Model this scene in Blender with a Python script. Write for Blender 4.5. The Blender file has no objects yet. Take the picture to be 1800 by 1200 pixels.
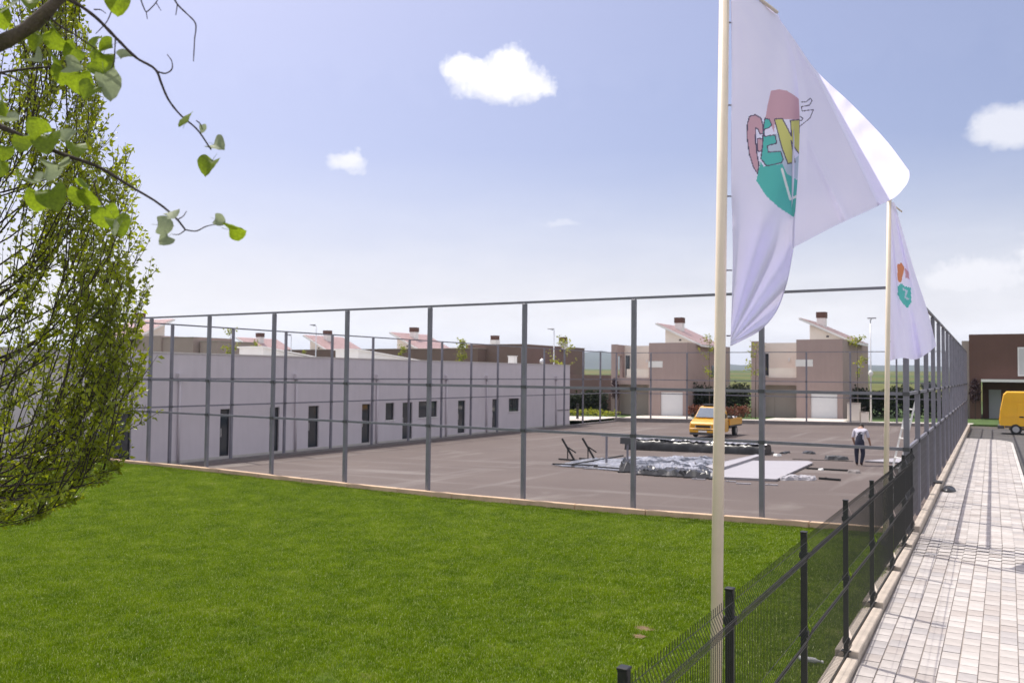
import bpy, bmesh, math, random
import numpy as np
from mathutils import Vector, Matrix
random.seed(7)
RAD = math.radians
scene = bpy.context.scene
COL = scene.collection

# ------------------------------------------------------------------ camera
CAM = Vector((2.2585, -20.4721, 3.2215))
YAW, PITCH, ROLL, FPX = RAD(-31.4115), RAD(2.20236), RAD(0.58405), 1502.13
_f = Vector((math.sin(YAW) * math.cos(PITCH), math.cos(YAW) * math.cos(PITCH), math.sin(PITCH)))
_r0 = Vector((math.cos(YAW), -math.sin(YAW), 0))
_u0 = _r0.cross(_f)
CR = _r0 * math.cos(ROLL) + _u0 * math.sin(ROLL)
CU = -_r0 * math.sin(ROLL) + _u0 * math.cos(ROLL)
CF = _f
cam = bpy.data.cameras.new('camera')
camo = bpy.data.objects.new('camera', cam)
COL.objects.link(camo)
camo.matrix_world = Matrix(((CR.x, CU.x, -CF.x, CAM.x), (CR.y, CU.y, -CF.y, CAM.y), (CR.z, CU.z, -CF.z, CAM.z), (0, 0, 0, 1)))
cam.sensor_width = 36.0
cam.lens = FPX / 1800 * 36
cam.clip_start = 0.05
cam.clip_end = 20000
cam.dof.use_dof = True
cam.dof.focus_distance = 10.5
cam.dof.aperture_fstop = 2.4
scene.camera = camo

def ray(x, y):
    return CF + CR * ((x - 900) / FPX) - CU * ((y - 600) / FPX)
def at(x, y, d):            # a measured point of the photograph at a given depth
    return CAM + ray(x, y) * d
def aty(x, y, Y):
    d = ray(x, y); return CAM + d * ((Y - CAM.y) / d.y)
def atz(x, y, z):
    d = ray(x, y); return CAM + d * ((z - CAM.z) / d.z)

# ------------------------------------------------------------------ world and sun
SUN_DIR = Vector((-0.45, 0.135, 0.89)).normalized()
EL = math.asin(SUN_DIR.z); AZ = math.atan2(SUN_DIR.x, SUN_DIR.y)
world = bpy.data.worlds.new('World'); scene.world = world
world.use_nodes = True
wn = world.node_tree; wn.nodes.clear()
def WN(t, **kw):
    n = wn.nodes.new(t)
    for k, v in kw.items(): setattr(n, k, v)
    return n
def wl(a, b): wn.links.new(a, b)
def wmath(op, a, b=None, c=None, clamp=False):
    n = WN('ShaderNodeMath', operation=op, use_clamp=clamp)
    for i, v in enumerate((a, b, c)):
        if v is None: continue
        if isinstance(v, (int, float)): n.inputs[i].default_value = v
        else: wl(v, n.inputs[i])
    return n.outputs[0]
sky = WN('ShaderNodeTexSky', sky_type='NISHITA', sun_disc=False)
sky.sun_elevation = EL; sky.sun_rotation = AZ % (2 * math.pi)
sky.air_density = 1.0; sky.dust_density = 5.0; sky.ozone_density = 3.0; sky.altitude = 500
tc = WN('ShaderNodeTexCoord')
sep = WN('ShaderNodeSeparateXYZ'); wl(tc.outputs['Generated'], sep.inputs[0])
azn = wmath('MULTIPLY', wmath('ARCTAN2', sep.outputs[0], sep.outputs[1]), 180 / math.pi)
eln = wmath('MULTIPLY', wmath('ARCSINE', sep.outputs[2]), 180 / math.pi)
comb = WN('ShaderNodeCombineXYZ'); wl(azn, comb.inputs[0]); wl(eln, comb.inputs[1])
def wnoise(scale, detail, rough=0.55, sx=1.0, sy=1.0, off=0.0):
    m = WN('ShaderNodeMapping'); m.inputs['Scale'].default_value = (sx, sy, 1); m.inputs['Location'].default_value = (off, off * 1.7, 0)
    wl(comb.outputs[0], m.inputs[0])
    n = WN('ShaderNodeTexNoise'); n.inputs['Scale'].default_value = scale; n.inputs['Detail'].default_value = detail
    n.inputs['Roughness'].default_value = rough
    wl(m.outputs[0], n.inputs['Vector']); return n.outputs['Fac']
nA = wnoise(0.55, 7, 0.6)
nB = wnoise(0.55, 7, 0.6, off=31.0)
du = wmath('MULTIPLY', wmath('SUBTRACT', nA, 0.5), 2.6)
dv = wmath('MULTIPLY', wmath('SUBTRACT', nB, 0.5), 1.9)
au = wmath('ADD', azn, du); av = wmath('ADD', eln, dv)
nC = wnoise(1.1, 6, 0.65, off=7.0)
def blob(u0, v0, ru, rv, gain, soft):
    a = wmath('MULTIPLY', wmath('SUBTRACT', au, u0), 1 / ru)
    b0 = wmath('SUBTRACT', av, v0)
    b = wmath('MULTIPLY', b0, 1 / rv)
    s = wmath('SUBTRACT', 1.0, wmath('ADD', wmath('MULTIPLY', a, a), wmath('MULTIPLY', b, b)))
    s = wmath('ADD', s, wmath('MULTIPLY', wmath('SUBTRACT', nC, 0.5), 0.7))
    return wmath('MULTIPLY', wmath('MULTIPLY', s, soft, clamp=True), gain)
blobs = []
for u0, v0, ru, rv, g, so in (
    (-32.4, 19.1, 3.8, 1.6, 1.0, 1.25), (-31.7, 20.2, 1.7, 1.35, 1.0, 1.25), (-35.0, 19.8, 1.7, 1.2, 1.0, 1.25), (-29.9, 18.8, 1.5, 0.9, .95, 1.2),
    (-42.6, 13.5, 1.7, 0.8, 0.8, 1.1), (-42.2, 13.9, 1.0, 0.8, 0.85, 1.2), (-28.3, 10.0, 1.7, 0.5, 0.5, 1.2), (-46.2, 7.2, 2.0, 0.5, 0.5, 1.0),
    (-1.2, 14.4, 2.4, 1.5, 0.7, 1.3), (2.5, 13.8, 2.6, 1.3, 0.8, 1.5),
    (-3.0, 6.0, 5.0, 1.9, 0.85, 1.2), (2.0, 6.8, 4.0, 2.4, 0.9, 1.3), (-9.0, 4.2, 4.0, 1.2, 0.7, 1.0), (-47.0, 4.5, 6.0, 1.2, 0.6, 1.0), (-57.0, 9.0, 3.0, 0.9, 0.6, 1.2), (11.0, 10.0, 4.5, 2.2, 0.8, 1.6)):
    blobs.append(blob(u0, v0, ru, rv, g, so))
mask = blobs[0]
for b in blobs[1:]: mask = wmath('MAXIMUM', mask, b)
# denser cloud out of view, added to lift the ambient light in shade
nW = wnoise(0.085, 6, 0.55, sx=1.0, sy=2.0, off=3.0)
rest = wmath('MULTIPLY', wmath('SUBTRACT', nW, 0.40), 6.0, clamp=True)
away = wmath('MULTIPLY', wmath('SUBTRACT', wmath('ABSOLUTE', wmath('ADD', azn, 29.0)), 45.0), 0.1, clamp=True)
up_ok = wmath('MULTIPLY', wmath('SUBTRACT', 86.0, eln), 0.05, clamp=True)
rest = wmath('MULTIPLY', wmath('MULTIPLY', rest, away), up_ok)
mask = wmath('MAXIMUM', mask, rest)
# thin broken cloud sheet low over the horizon, all round
nH = wnoise(0.12, 7, 0.6, sx=1.0, sy=3.2, off=11.0)
low = wmath('MULTIPLY', wmath('SUBTRACT', 19.0, eln), 1 / 16.0, clamp=True)
low = wmath('MULTIPLY', wmath('MULTIPLY', low, low), wmath('ADD', wmath('MULTIPLY', nH, 0.7), 0.62), clamp=True)
mask = wmath('MAXIMUM', mask, wmath('MULTIPLY', low, 1.0))
mask = wmath('MAXIMUM', mask, 0.07)      # thin high veil over the whole sky
above = wmath('MULTIPLY', wmath('ADD', eln, 0.5), 2.0, clamp=True)
mask = wmath('MULTIPLY', mask, above)
cshade = WN('ShaderNodeMixRGB'); cshade.blend_type = 'MIX'
cshade.inputs[1].default_value = (4.9, 4.85, 5.0, 1); cshade.inputs[2].default_value = (5.8, 5.7, 5.75, 1)
nS = wnoise(0.55, 3, 0.5, off=5.0)
wl(wmath('ADD', wmath('MULTIPLY', wmath('SUBTRACT', nS, 0.45), 4.0), wmath('MULTIPLY', wmath('SUBTRACT', av, 18.2), 0.45), clamp=True), cshade.inputs[0])
cm = WN('ShaderNodeMixRGB')
tint = WN('ShaderNodeMixRGB'); tint.blend_type = 'MULTIPLY'; tint.inputs[0].default_value = 1.0
SKY_TINT = tint
tint.inputs[2].default_value = (0.715, 0.645, 0.70, 1)
wl(sky.outputs[0], tint.inputs[1])
wl(mask, cm.inputs[0]); wl(tint.outputs[0], cm.inputs[1]); wl(cshade.outputs[0], cm.inputs[2])
bg = WN('ShaderNodeBackground'); bg.inputs[1].default_value = 0.10
wout = WN('ShaderNodeOutputWorld')
wl(cm.outputs[0], bg.inputs[0]); wl(bg.outputs[0], wout.inputs[0])

sl = bpy.data.lights.new('sun', 'SUN'); sl.energy = 2.1; sl.angle = RAD(0.5); sl.color = (1.0, 0.95, 0.87)
so = bpy.data.objects.new('sun', sl); COL.objects.link(so)
so.rotation_euler = (-SUN_DIR).to_track_quat('-Z', 'Y').to_euler()
so.location = (-20, 10, 40)

vs = scene.view_settings
vs.view_transform = 'Standard'; vs.look = 'None'; vs.gamma = 1.0; vs.use_curve_mapping = False
vs.exposure = 1.12
scene.cycles.use_denoising = True
scene.cycles.max_bounces = 8
scene.cycles.transparent_max_bounces = 16

# ------------------------------------------------------------------ helpers
def tag(o, label=None, cat=None, group=None, kind=None):
    if label: o['label'] = label
    if cat: o['category'] = cat
    if group: o['group'] = group
    if kind: o['kind'] = kind
    return o
def empty(name, loc=(0, 0, 0), rz=0.0):
    o = bpy.data.objects.new(name, None); o.location = loc; o.rotation_euler = (0, 0, rz)
    o.empty_display_size = 0.3
    COL.objects.link(o); return o
def thing(name, label, cat, loc=(0, 0, 0), rz=0.0, group=None):
    return tag(empty(name, loc, rz), label, cat, group)
def copy_tree(o, parent=None):
    c = o.copy(); COL.objects.link(c)
    if parent is not None: c.parent = parent
    for ch in list(o.children): copy_tree(ch, c)
    return c

MATS = {}
def mat(name, col, rough=0.8, var=0.12, scale=6.0, bump=0.0, bscale=40.0, metal=0.0, spec=0.5, streak=0.0, coat=0.0, transl=0.0, col2=None, tcoord='Object'):
    if name in MATS: return MATS[name]
    m = bpy.data.materials.new(name); m.use_nodes = True
    nt = m.node_tree; b = nt.nodes['Principled BSDF']
    b.inputs['Roughness'].default_value = rough; b.inputs['Metallic'].default_value = metal
    b.inputs['Specular IOR Level'].default_value = spec
    if coat: b.inputs['Coat Weight'].default_value = coat; b.inputs['Coat Roughness'].default_value = 0.08
    t = nt.nodes.new('ShaderNodeTexCoord')
    n = nt.nodes.new('ShaderNodeTexNoise'); n.inputs['Scale'].default_value = scale; n.inputs['Detail'].default_value = 6
    n.inputs['Roughness'].default_value = 0.62
    nt.links.new(t.outputs[tcoord], n.inputs['Vector'])
    r = nt.nodes.new('ShaderNodeValToRGB')
    c = np.array(col[:3]); c2 = np.array(col2[:3]) if col2 is not None else c
    r.color_ramp.elements[0].position = 0.3; r.color_ramp.elements[1].position = 0.7
    r.color_ramp.elements[0].color = (*np.clip(c * (1 - var), 0, 1), 1)
    r.color_ramp.elements[1].color = (*np.clip(c2 * (1 + var), 0, 1), 1)
    nt.links.new(n.outputs['Fac'], r.inputs[0])
    out = r.outputs[0]
    if streak:
        mp = nt.nodes.new('ShaderNodeMapping'); mp.inputs['Scale'].default_value = (3.0, 3.0, 0.25)
        nt.links.new(t.outputs[tcoord], mp.inputs[0])
        n2 = nt.nodes.new('ShaderNodeTexNoise'); n2.inputs['Scale'].default_value = 1.6; n2.inputs['Detail'].default_value = 5
        nt.links.new(mp.outputs[0], n2.inputs['Vector'])
        mx = nt.nodes.new('ShaderNodeMixRGB'); mx.blend_type = 'MULTIPLY'; mx.inputs[0].default_value = streak
        nt.links.new(out, mx.inputs[1]); nt.links.new(n2.outputs['Fac'], mx.inputs[2])
        out = mx.outputs[0]
    nt.links.new(out, b.inputs['Base Color'])
    if bump:
        n3 = nt.nodes.new('ShaderNodeTexNoise'); n3.inputs['Scale'].default_value = bscale; n3.inputs['Detail'].default_value = 4
        nt.links.new(t.outputs[tcoord], n3.inputs['Vector'])
        bp = nt.nodes.new('ShaderNodeBump'); bp.inputs['Strength'].default_value = bump; bp.inputs['Distance'].default_value = 0.02
        nt.links.new(n3.outputs['Fac'], bp.inputs['Height']); nt.links.new(bp.outputs[0], b.inputs['Normal'])
    if transl:
        tr = nt.nodes.new('ShaderNodeBsdfTranslucent')
        hs = nt.nodes.new('ShaderNodeHueSaturation'); hs.inputs['Value'].default_value = 1.35; hs.inputs['Saturation'].default_value = 1.08
        nt.links.new(out, hs.inputs['Color']); nt.links.new(hs.outputs[0], tr.inputs['Color'])
        ms = nt.nodes.new('ShaderNodeMixShader'); ms.inputs[0].default_value = transl
        o = nt.nodes['Material Output']
        nt.links.new(b.outputs[0], ms.inputs[1]); nt.links.new(tr.outputs[0], ms.inputs[2]); nt.links.new(ms.outputs[0], o.inputs['Surface'])
    MATS[name] = m
    return m

class MB:
    def __init__(s): s.v = []; s.f = []; s.mi = []
    def add(s, vs, fs, mi=0):
        k = len(s.v); s.v += [tuple(p) for p in vs]
        for f in fs: s.f.append(tuple(i + k for i in f)); s.mi.append(mi)
        return s
    def box(s, x0, x1, y0, y1, z0, z1, mi=0):
        return s.add([(x0, y0, z0), (x1, y0, z0), (x1, y1, z0), (x0, y1, z0), (x0, y0, z1), (x1, y0, z1), (x1, y1, z1), (x0, y1, z1)],
                     [(0, 3, 2, 1), (4, 5, 6, 7), (0, 1, 5, 4), (1, 2, 6, 5), (2, 3, 7, 6), (3, 0, 4, 7)], mi)
    def hexa(s, b, t, mi=0):    # four bottom and four top corners
        return s.add(list(b) + list(t), [(0, 3, 2, 1), (4, 5, 6, 7), (0, 1, 5, 4), (1, 2, 6, 5), (2, 3, 7, 6), (3, 0, 4, 7)], mi)
    def bar(s, a, b, w, h=None, mi=0):   # rectangular bar between two points; w across (horizontal), h the other way
        a, b = Vector(a), Vector(b); h = h or w; d = (b - a).normalized()
        up = Vector((0, 0, 1)) if abs(d.z) < 0.9 else Vector((0, 1, 0))
        r = d.cross(up).normalized() * (w / 2); u = r.cross(d).normalized() * (h / 2)
        q = [(-1, -1), (1, -1), (1, 1), (-1, 1)]
        return s.add([a + r * i + u * j for i, j in q] + [b + r * i + u * j for i, j in q],
                     [(0, 1, 2, 3), (7, 6, 5, 4), (0, 4, 5, 1), (1, 5, 6, 2), (2, 6, 7, 3), (3, 7, 4, 0)], mi)
    def tube(s, pts, rad, n=6, mi=0, caps=True):
        pts = [Vector(p) for p in pts]
        if isinstance(rad, (int, float)): rad = [rad] * len(pts)
        k = len(s.v); prev = None
        for i, p in enumerate(pts):
            d = (pts[min(i + 1, len(pts) - 1)] - pts[max(i - 1, 0)])
            if d.length < 1e-9: d = Vector((0, 0, 1))
            d.normalize()
            if prev is None:
                a = Vector((0, 0, 1)) if abs(d.z) < 0.9 else Vector((1, 0, 0)); x = d.cross(a).normalized()
            else:
                x = (prev - d * prev.dot(d))
                x = x.normalized() if x.length > 1e-6 else d.orthogonal().normalized()
            prev = x; y = d.cross(x)
            for j in range(n):
                a = 2 * math.pi * j / n
                s.v.append(tuple(p + (x * math.cos(a) + y * math.sin(a)) * rad[i]))
        for i in range(len(pts) - 1):
            for j in range(n):
                s.f.append((k + i * n + j, k + i * n + (j + 1) % n, k + (i + 1) * n + (j + 1) % n, k + (i + 1) * n + j)); s.mi.append(mi)
        if caps:
            s.f.append(tuple(k + j for j in reversed(range(n)))); s.mi.append(mi)
            s.f.append(tuple(k + (len(pts) - 1) * n + j for j in range(n))); s.mi.append(mi)
        return s
    def prism(s, poly, axis, a, b, mi=0):   # polygon in the two other axes, extruded along axis
        n = len(poly)
        def mk(p, t): return {'x': (t, p[0], p[1]), 'y': (p[0], t, p[1]), 'z': (p[0], p[1], t)}[axis]
        vs_ = [mk(p, a) for p in poly] + [mk(p, b) for p in poly]
        fs = [tuple(range(n)), tuple(reversed(range(n, 2 * n)))] + [(i, n + i, n + (i + 1) % n, (i + 1) % n) for i in range(n)]
        return s.add(vs_, fs, mi)
    def disc_cyl(s, c, axis, r, h, n=16, mi=0):
        c = Vector(c); ax = Vector(axis).normalized()
        return s.tube([c - ax * h / 2, c + ax * h / 2], r, n, mi)
    def grid(s, P, mi=0):      # P[row][col]
        R, C_ = len(P), len(P[0]); k = len(s.v)
        for r in P:
            for p in r: s.v.append(tuple(p))
        for i in range(R - 1):
            for j in range(C_ - 1):
                s.f.append((k + i * C_ + j, k + i * C_ + j + 1, k + (i + 1) * C_ + j + 1, k + (i + 1) * C_ + j)); s.mi.append(mi)
        return s
    def mesh(s, name, mats, smooth=False, bevel=0.0, fix=True, off=None):
        me = bpy.data.meshes.new(name)
        v = s.v if off is None else [(p[0] - off[0], p[1] - off[1], p[2] - off[2]) for p in s.v]
        me.from_pydata(v, [], s.f)
        if not isinstance(mats, (list, tuple)): mats = [mats]
        for m in mats:
            if m is not None: me.materials.append(m)
        if len(mats) > 1: me.polygons.foreach_set('material_index', s.mi)
        if fix or bevel:
            bm = bmesh.new(); bm.from_mesh(me)
            if fix: bmesh.ops.recalc_face_normals(bm, faces=bm.faces)
            if bevel:
                bmesh.ops.bevel(bm, geom=[e for e in bm.edges if len(e.link_faces) == 2 and e.calc_face_angle(0) > 0.5], offset=bevel, segments=1, affect='EDGES', profile=0.5)
            bm.to_mesh(me); bm.free()
        if smooth: me.polygons.foreach_set('use_smooth', [True] * len(me.polygons))
        me.update(); return me
    def build(s, name, mats, parent=None, smooth=False, bevel=0.0, world=False, fix=True):
        off = tuple(parent.location) if (parent is not None and world) else None
        o = bpy.data.objects.new(name, s.mesh(name, mats, smooth, bevel, fix, off)); COL.objects.link(o)
        if parent is not None: o.parent = parent
        return o

# ------------------------------------------------------------------ materials
M_wall = mat('white_render', (0.655, 0.60, 0.64), 0.9, 0.03, 1.2, 0.15, 60, streak=0.10)
M_cream = mat('cream_render', (0.84, 0.76, 0.67), 0.9, 0.04, 1.0, 0.1, 60)
M_mauve = mat('mauve_render', (0.42, 0.32, 0.295), 0.9, 0.05, 0.8, 0.15, 60, streak=0.12)
M_brown = mat('brown_render', (0.14, 0.078, 0.062), 0.9, 0.06, 0.8, 0.15, 60, streak=0.12)
M_taupe = mat('taupe_render', (0.42, 0.37, 0.33), 0.9, 0.05, 0.8, 0.15, 60)
M_tile = mat('red_roof_tile', (0.50, 0.345, 0.33), 0.42, 0.12, 3.0, 0.5, 12)
M_white = mat('white_paint', (0.78, 0.77, 0.75), 0.5, 0.03, 2.0)
M_door = mat('white_garage_panel', (0.76, 0.76, 0.77), 0.45, 0.02, 2.0)
M_steel = mat('grey_painted_steel', (0.205, 0.20, 0.235), 0.5, 0.12, 2.5, metal=0.25)
M_dark = mat('black_powder_coat', (0.014, 0.014, 0.015), 0.5, 0.25, 8.0)
M_frame = mat('dark_window_frame', (0.03, 0.03, 0.034), 0.4, 0.15, 6.0)
M_glass = mat('window_glass', (0.035, 0.045, 0.055), 0.06, 0.2, 0.8, spec=0.9)
M_court = None
M_kerb = mat('weathered_concrete_kerb', (0.50, 0.43, 0.36), 0.9, 0.16, 3.0, 0.4, 30, streak=0.15)
M_kerbw = mat('tan_concrete_edging', (0.56, 0.40, 0.27), 0.9, 0.18, 2.0, 0.4, 30)
M_conc = mat('pale_concrete', (0.52, 0.49, 0.46), 0.9, 0.10, 1.5, 0.3, 30)
M_dconc = mat('upstand_shade_scrap_grey', (0.20, 0.18, 0.175), 0.9, 0.15, 2.0, 0.3, 30)  # upstand's shade put into the base colour; also serves a grey scrap
M_pole = mat('cream_painted_pole', (0.84, 0.71, 0.57), 0.45, 0.06, 3.0)
M_black = mat('black_rubber', (0.018, 0.018, 0.018), 0.7, 0.2, 8.0)
M_yellow = mat('orange_yellow_car_paint', (0.72, 0.36, 0.015), 0.35, 0.05, 2.0, coat=0.6)
M_yellow2 = mat('bright_yellow_van_paint', (0.90, 0.47, 0.006), 0.35, 0.04, 2.0, coat=0.5)
M_plastic = mat('grey_bumper_plastic', (0.07, 0.07, 0.075), 0.6, 0.1, 4.0)
M_lamp = mat('headlamp_glass', (0.5, 0.5, 0.5), 0.12, 0.1, 6.0, spec=0.8)
M_rim = mat('dull_wheel_metal', (0.45, 0.45, 0.46), 0.4, 0.1, 8.0, metal=0.7)
M_alu = mat('aluminium', (0.75, 0.75, 0.76), 0.35, 0.06, 8.0, metal=0.6)
M_bark = mat('dark_bark', (0.055, 0.040, 0.035), 0.9, 0.35, 14.0, 0.5, 40)
M_bark2 = mat('grey_brown_bark', (0.11, 0.085, 0.07), 0.9, 0.35, 20.0, 0.6, 60)
M_leaf = mat('bright_spring_leaf', (0.15, 0.19, 0.02), 0.36, 0.42, 2.6, transl=0.52, spec=0.6, col2=(0.32, 0.35, 0.035))
M_leafbig = mat('heart_leaf', (0.15, 0.20, 0.025), 0.5, 0.18, 9.0, transl=0.58, spec=0.35, col2=(0.20, 0.27, 0.03))
M_leafpale = mat('pale_grey_leaf', (0.27, 0.31, 0.19), 0.6, 0.15, 9.0, transl=0.38, spec=0.3)  # paler, greyer green on both faces of the leaf
M_sapleaf = mat('sapling_leaf', (0.23, 0.26, 0.04), 0.5, 0.25, 2.0, transl=0.45, col2=(0.30, 0.31, 0.05))
M_hedge = mat('hedge_leaf', (0.024, 0.036, 0.012), 0.6, 0.35, 1.5, transl=0.2)
M_purple = mat('purple_leaf', (0.035, 0.012, 0.018), 0.6, 0.35, 3.0, transl=0.2)
M_flower = mat('russet_shrub_leaf', (0.20, 0.075, 0.045), 0.6, 0.35, 2.0, transl=0.2)
# ------------------------------------------------------------------ levels of the site
def FL(y): return -0.068 - (0.022 if y < 0 else 0.036) * y      # line of the street fence
def ZS(y): return -0.22 + (0.03 * max(y, -14) if y < 0 else 0.0)   # pavement level
def ZC(x): return -0.20 + 0.024 * x                             # court falls towards the building
def ZP(x): return -0.05 + 0.018 * max(x, -90)                   # plots behind the court
_lx = [-60, -35, -29.7, -26, -20, -13, -10, -6.6, -3.3, 0, 2]
_lz = [-0.34, -0.34, -0.34, -0.33, -0.37, -0.41, -0.38, -0.33, -0.25, -0.17, -0.17]
def ZL(x, y):
    a = float(np.interp(x, _lx, _lz)); t = min(max(-y / 10.0, 0), 1); t = t * t * (3 - 2 * t)
    return a * (1 - t) + (-0.50 + 0.004 * max(x, -20) * -1 * 0) * t
LEFT_X, BACK_Y, SP = -29.7, 49.87, 3.3

# ------------------------------------------------------------------ ground to the horizon, hills
def field_material():
    m = bpy.data.materials.new('spring_fields'); m.use_nodes = True; nt = m.node_tree; b = nt.nodes['Principled BSDF']
    b.inputs['Roughness'].default_value = 1.0; b.inputs['Specular IOR Level'].default_value = 0.1
    t = nt.nodes.new('ShaderNodeTexCoord')
    mp = nt.nodes.new('ShaderNodeMapping'); mp.inputs['Scale'].default_value = (0.004, 0.012, 0.0); mp.inputs['Rotation'].default_value = (0, 0, 0.35)
    nt.links.new(t.outputs['Object'], mp.inputs[0])
    v = nt.nodes.new('ShaderNodeTexVoronoi'); v.inputs['Scale'].default_value = 1.0; v.inputs['Randomness'].default_value = 0.8
    nt.links.new(mp.outputs[0], v.inputs['Vector'])
    s = nt.nodes.new('ShaderNodeSeparateColor'); nt.links.new(v.outputs['Color'], s.inputs[0])
    r = nt.nodes.new('ShaderNodeValToRGB'); r.color_ramp.interpolation = 'CONSTANT'
    el = r.color_ramp.elements
    el[0].position = 0; el[0].color = (0.115, 0.12, 0.035, 1); el[1].position = 0.4; el[1].color = (0.085, 0.11, 0.03, 1)
    e = el.new(0.62); e.color = (0.14, 0.13, 0.045, 1); e = el.new(0.8); e.color = (0.07, 0.105, 0.028, 1)
    nt.links.new(s.outputs[0], r.inputs[0])
    n = nt.nodes.new('ShaderNodeTexNoise'); n.inputs['Scale'].default_value = 0.05; n.inputs['Detail'].default_value = 8
    nt.links.new(t.outputs['Object'], n.inputs['Vector'])
    mx = nt.nodes.new('ShaderNodeMixRGB'); mx.blend_type = 'OVERLAY'; mx.inputs[0].default_value = 0.5
    nt.links.new(r.outputs[0], mx.inputs[1]); nt.links.new(n.outputs['Fac'], mx.inputs[2])
    nt.links.new(mx.outputs[0], b.inputs['Base Color'])
    return m
def ground_z(x, y):
    r = math.hypot(x, y)
    t = min(max((r - 110) / 1500, 0), 1); t = t * t * (3 - 2 * t)
    return -2.4 + 17.5 * t + 1.5 * math.sin(x * 0.004 + 1) * t + 1.0 * math.sin(y * 0.003 + x * 0.0017) * t
g = MB()
rr = [0.0001, 40, 80, 110, 160, 220, 300, 400, 520, 680, 850, 1050, 1300, 1650, 2200, 3000, 4200, 6000]
na = 72
g.grid([[(r * math.cos(2 * math.pi * j / na), r * math.sin(2 * math.pi * j / na), ground_z(r * math.cos(2 * math.pi * j / na), r * math.sin(2 * math.pi * j / na))) for j in range(na + 1)] for r in rr])
go = g.build('ground', field_material(), smooth=True, fix=False); tag(go, kind='structure')
M_hill = mat('far_hill', (0.07, 0.085, 0.06), 1.0, 0.25, 0.002)
def hill_h(a):     # ridge height in metres by azimuth (degrees from +Y, clockwise)
    pts = [(-180, 40), (-120, 60), (-70, 55), (-40, 70), (-30, 118), (-26.5, 122), (-23.5, 96), (-19, 62), (-14, 58), (-8, 62), (-3, 50), (5, 46), (30, 60), (90, 45), (180, 40)]
    h = float(np.interp(a, [p[0] for p in pts], [p[1] for p in pts]))
    return h + 5 * math.sin(a * 1.7) + 3 * math.sin(a * 4.1 + 1) + 1.6 * math.sin(a * 9.3)
hb = MB(); rows = []
for rr_, k in ((3000, 0.0), (3300, 0.55), (3700, 0.86), (4200, 1.0), (4800, 0.6), (5600, 0.0)):
    rows.append([(rr_ * math.sin(RAD(a)), rr_ * math.cos(RAD(a)), -6 + (hill_h(a) + 6) * k * (1 + 0.05 * math.sin(a * 3 + rr_))) for a in np.arange(-180, 180.1, 1.5)])
hb.grid(rows)
tag(hb.build('hills', M_hill, smooth=True, fix=False), kind='structure')

# plots (gardens) behind the court and the long building
M_garden = mat('garden_grass', (0.055, 0.10, 0.018), 0.95, 0.35, 2.0, 0.5, 30)
pb = MB()
for (x0, x1, y0, y1) in ((-110, 60, 50.25, 100), (-110, -30.9, -40, 50.25)):
    nx = 24
    pb.grid([[(x0 + (x1 - x0) * i / nx, y, ZP(x0 + (x1 - x0) * i / nx)) for i in range(nx + 1)] for y in (y0, y1)])
    pb.grid([[(x0 + (x1 - x0) * i / nx, y0, z) for i in range(nx + 1)] for z in (-2.5, )] + [[(x0 + (x1 - x0) * i / nx, y0, ZP(x0 + (x1 - x0) * i / nx)) for i in range(nx + 1)]])
tag(pb.build('garden_ground', M_garden, fix=False), kind='structure')
# paved strip and driveways along the back street
M_pave = mat('pale_paving', (0.58, 0.53, 0.48), 0.9, 0.08, 1.2, 0.2, 20)
fb = MB()
for (x0, x1, y0, y1) in ((-29.5, -1.6, 50.30, 51.9), (-29.9, -24.0, 51.9, 56.4), (-17.2, -10.8, 51.9, 56.4), (-40.5, -30.0, 44.0, 51.9)):
    fb.grid([[(x, y, ZP(x) + 0.012) for x in np.linspace(x0, x1, 9)] for y in (y0, y1)])
tag(fb.build('driveway', M_pave, fix=False), kind='structure')

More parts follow.
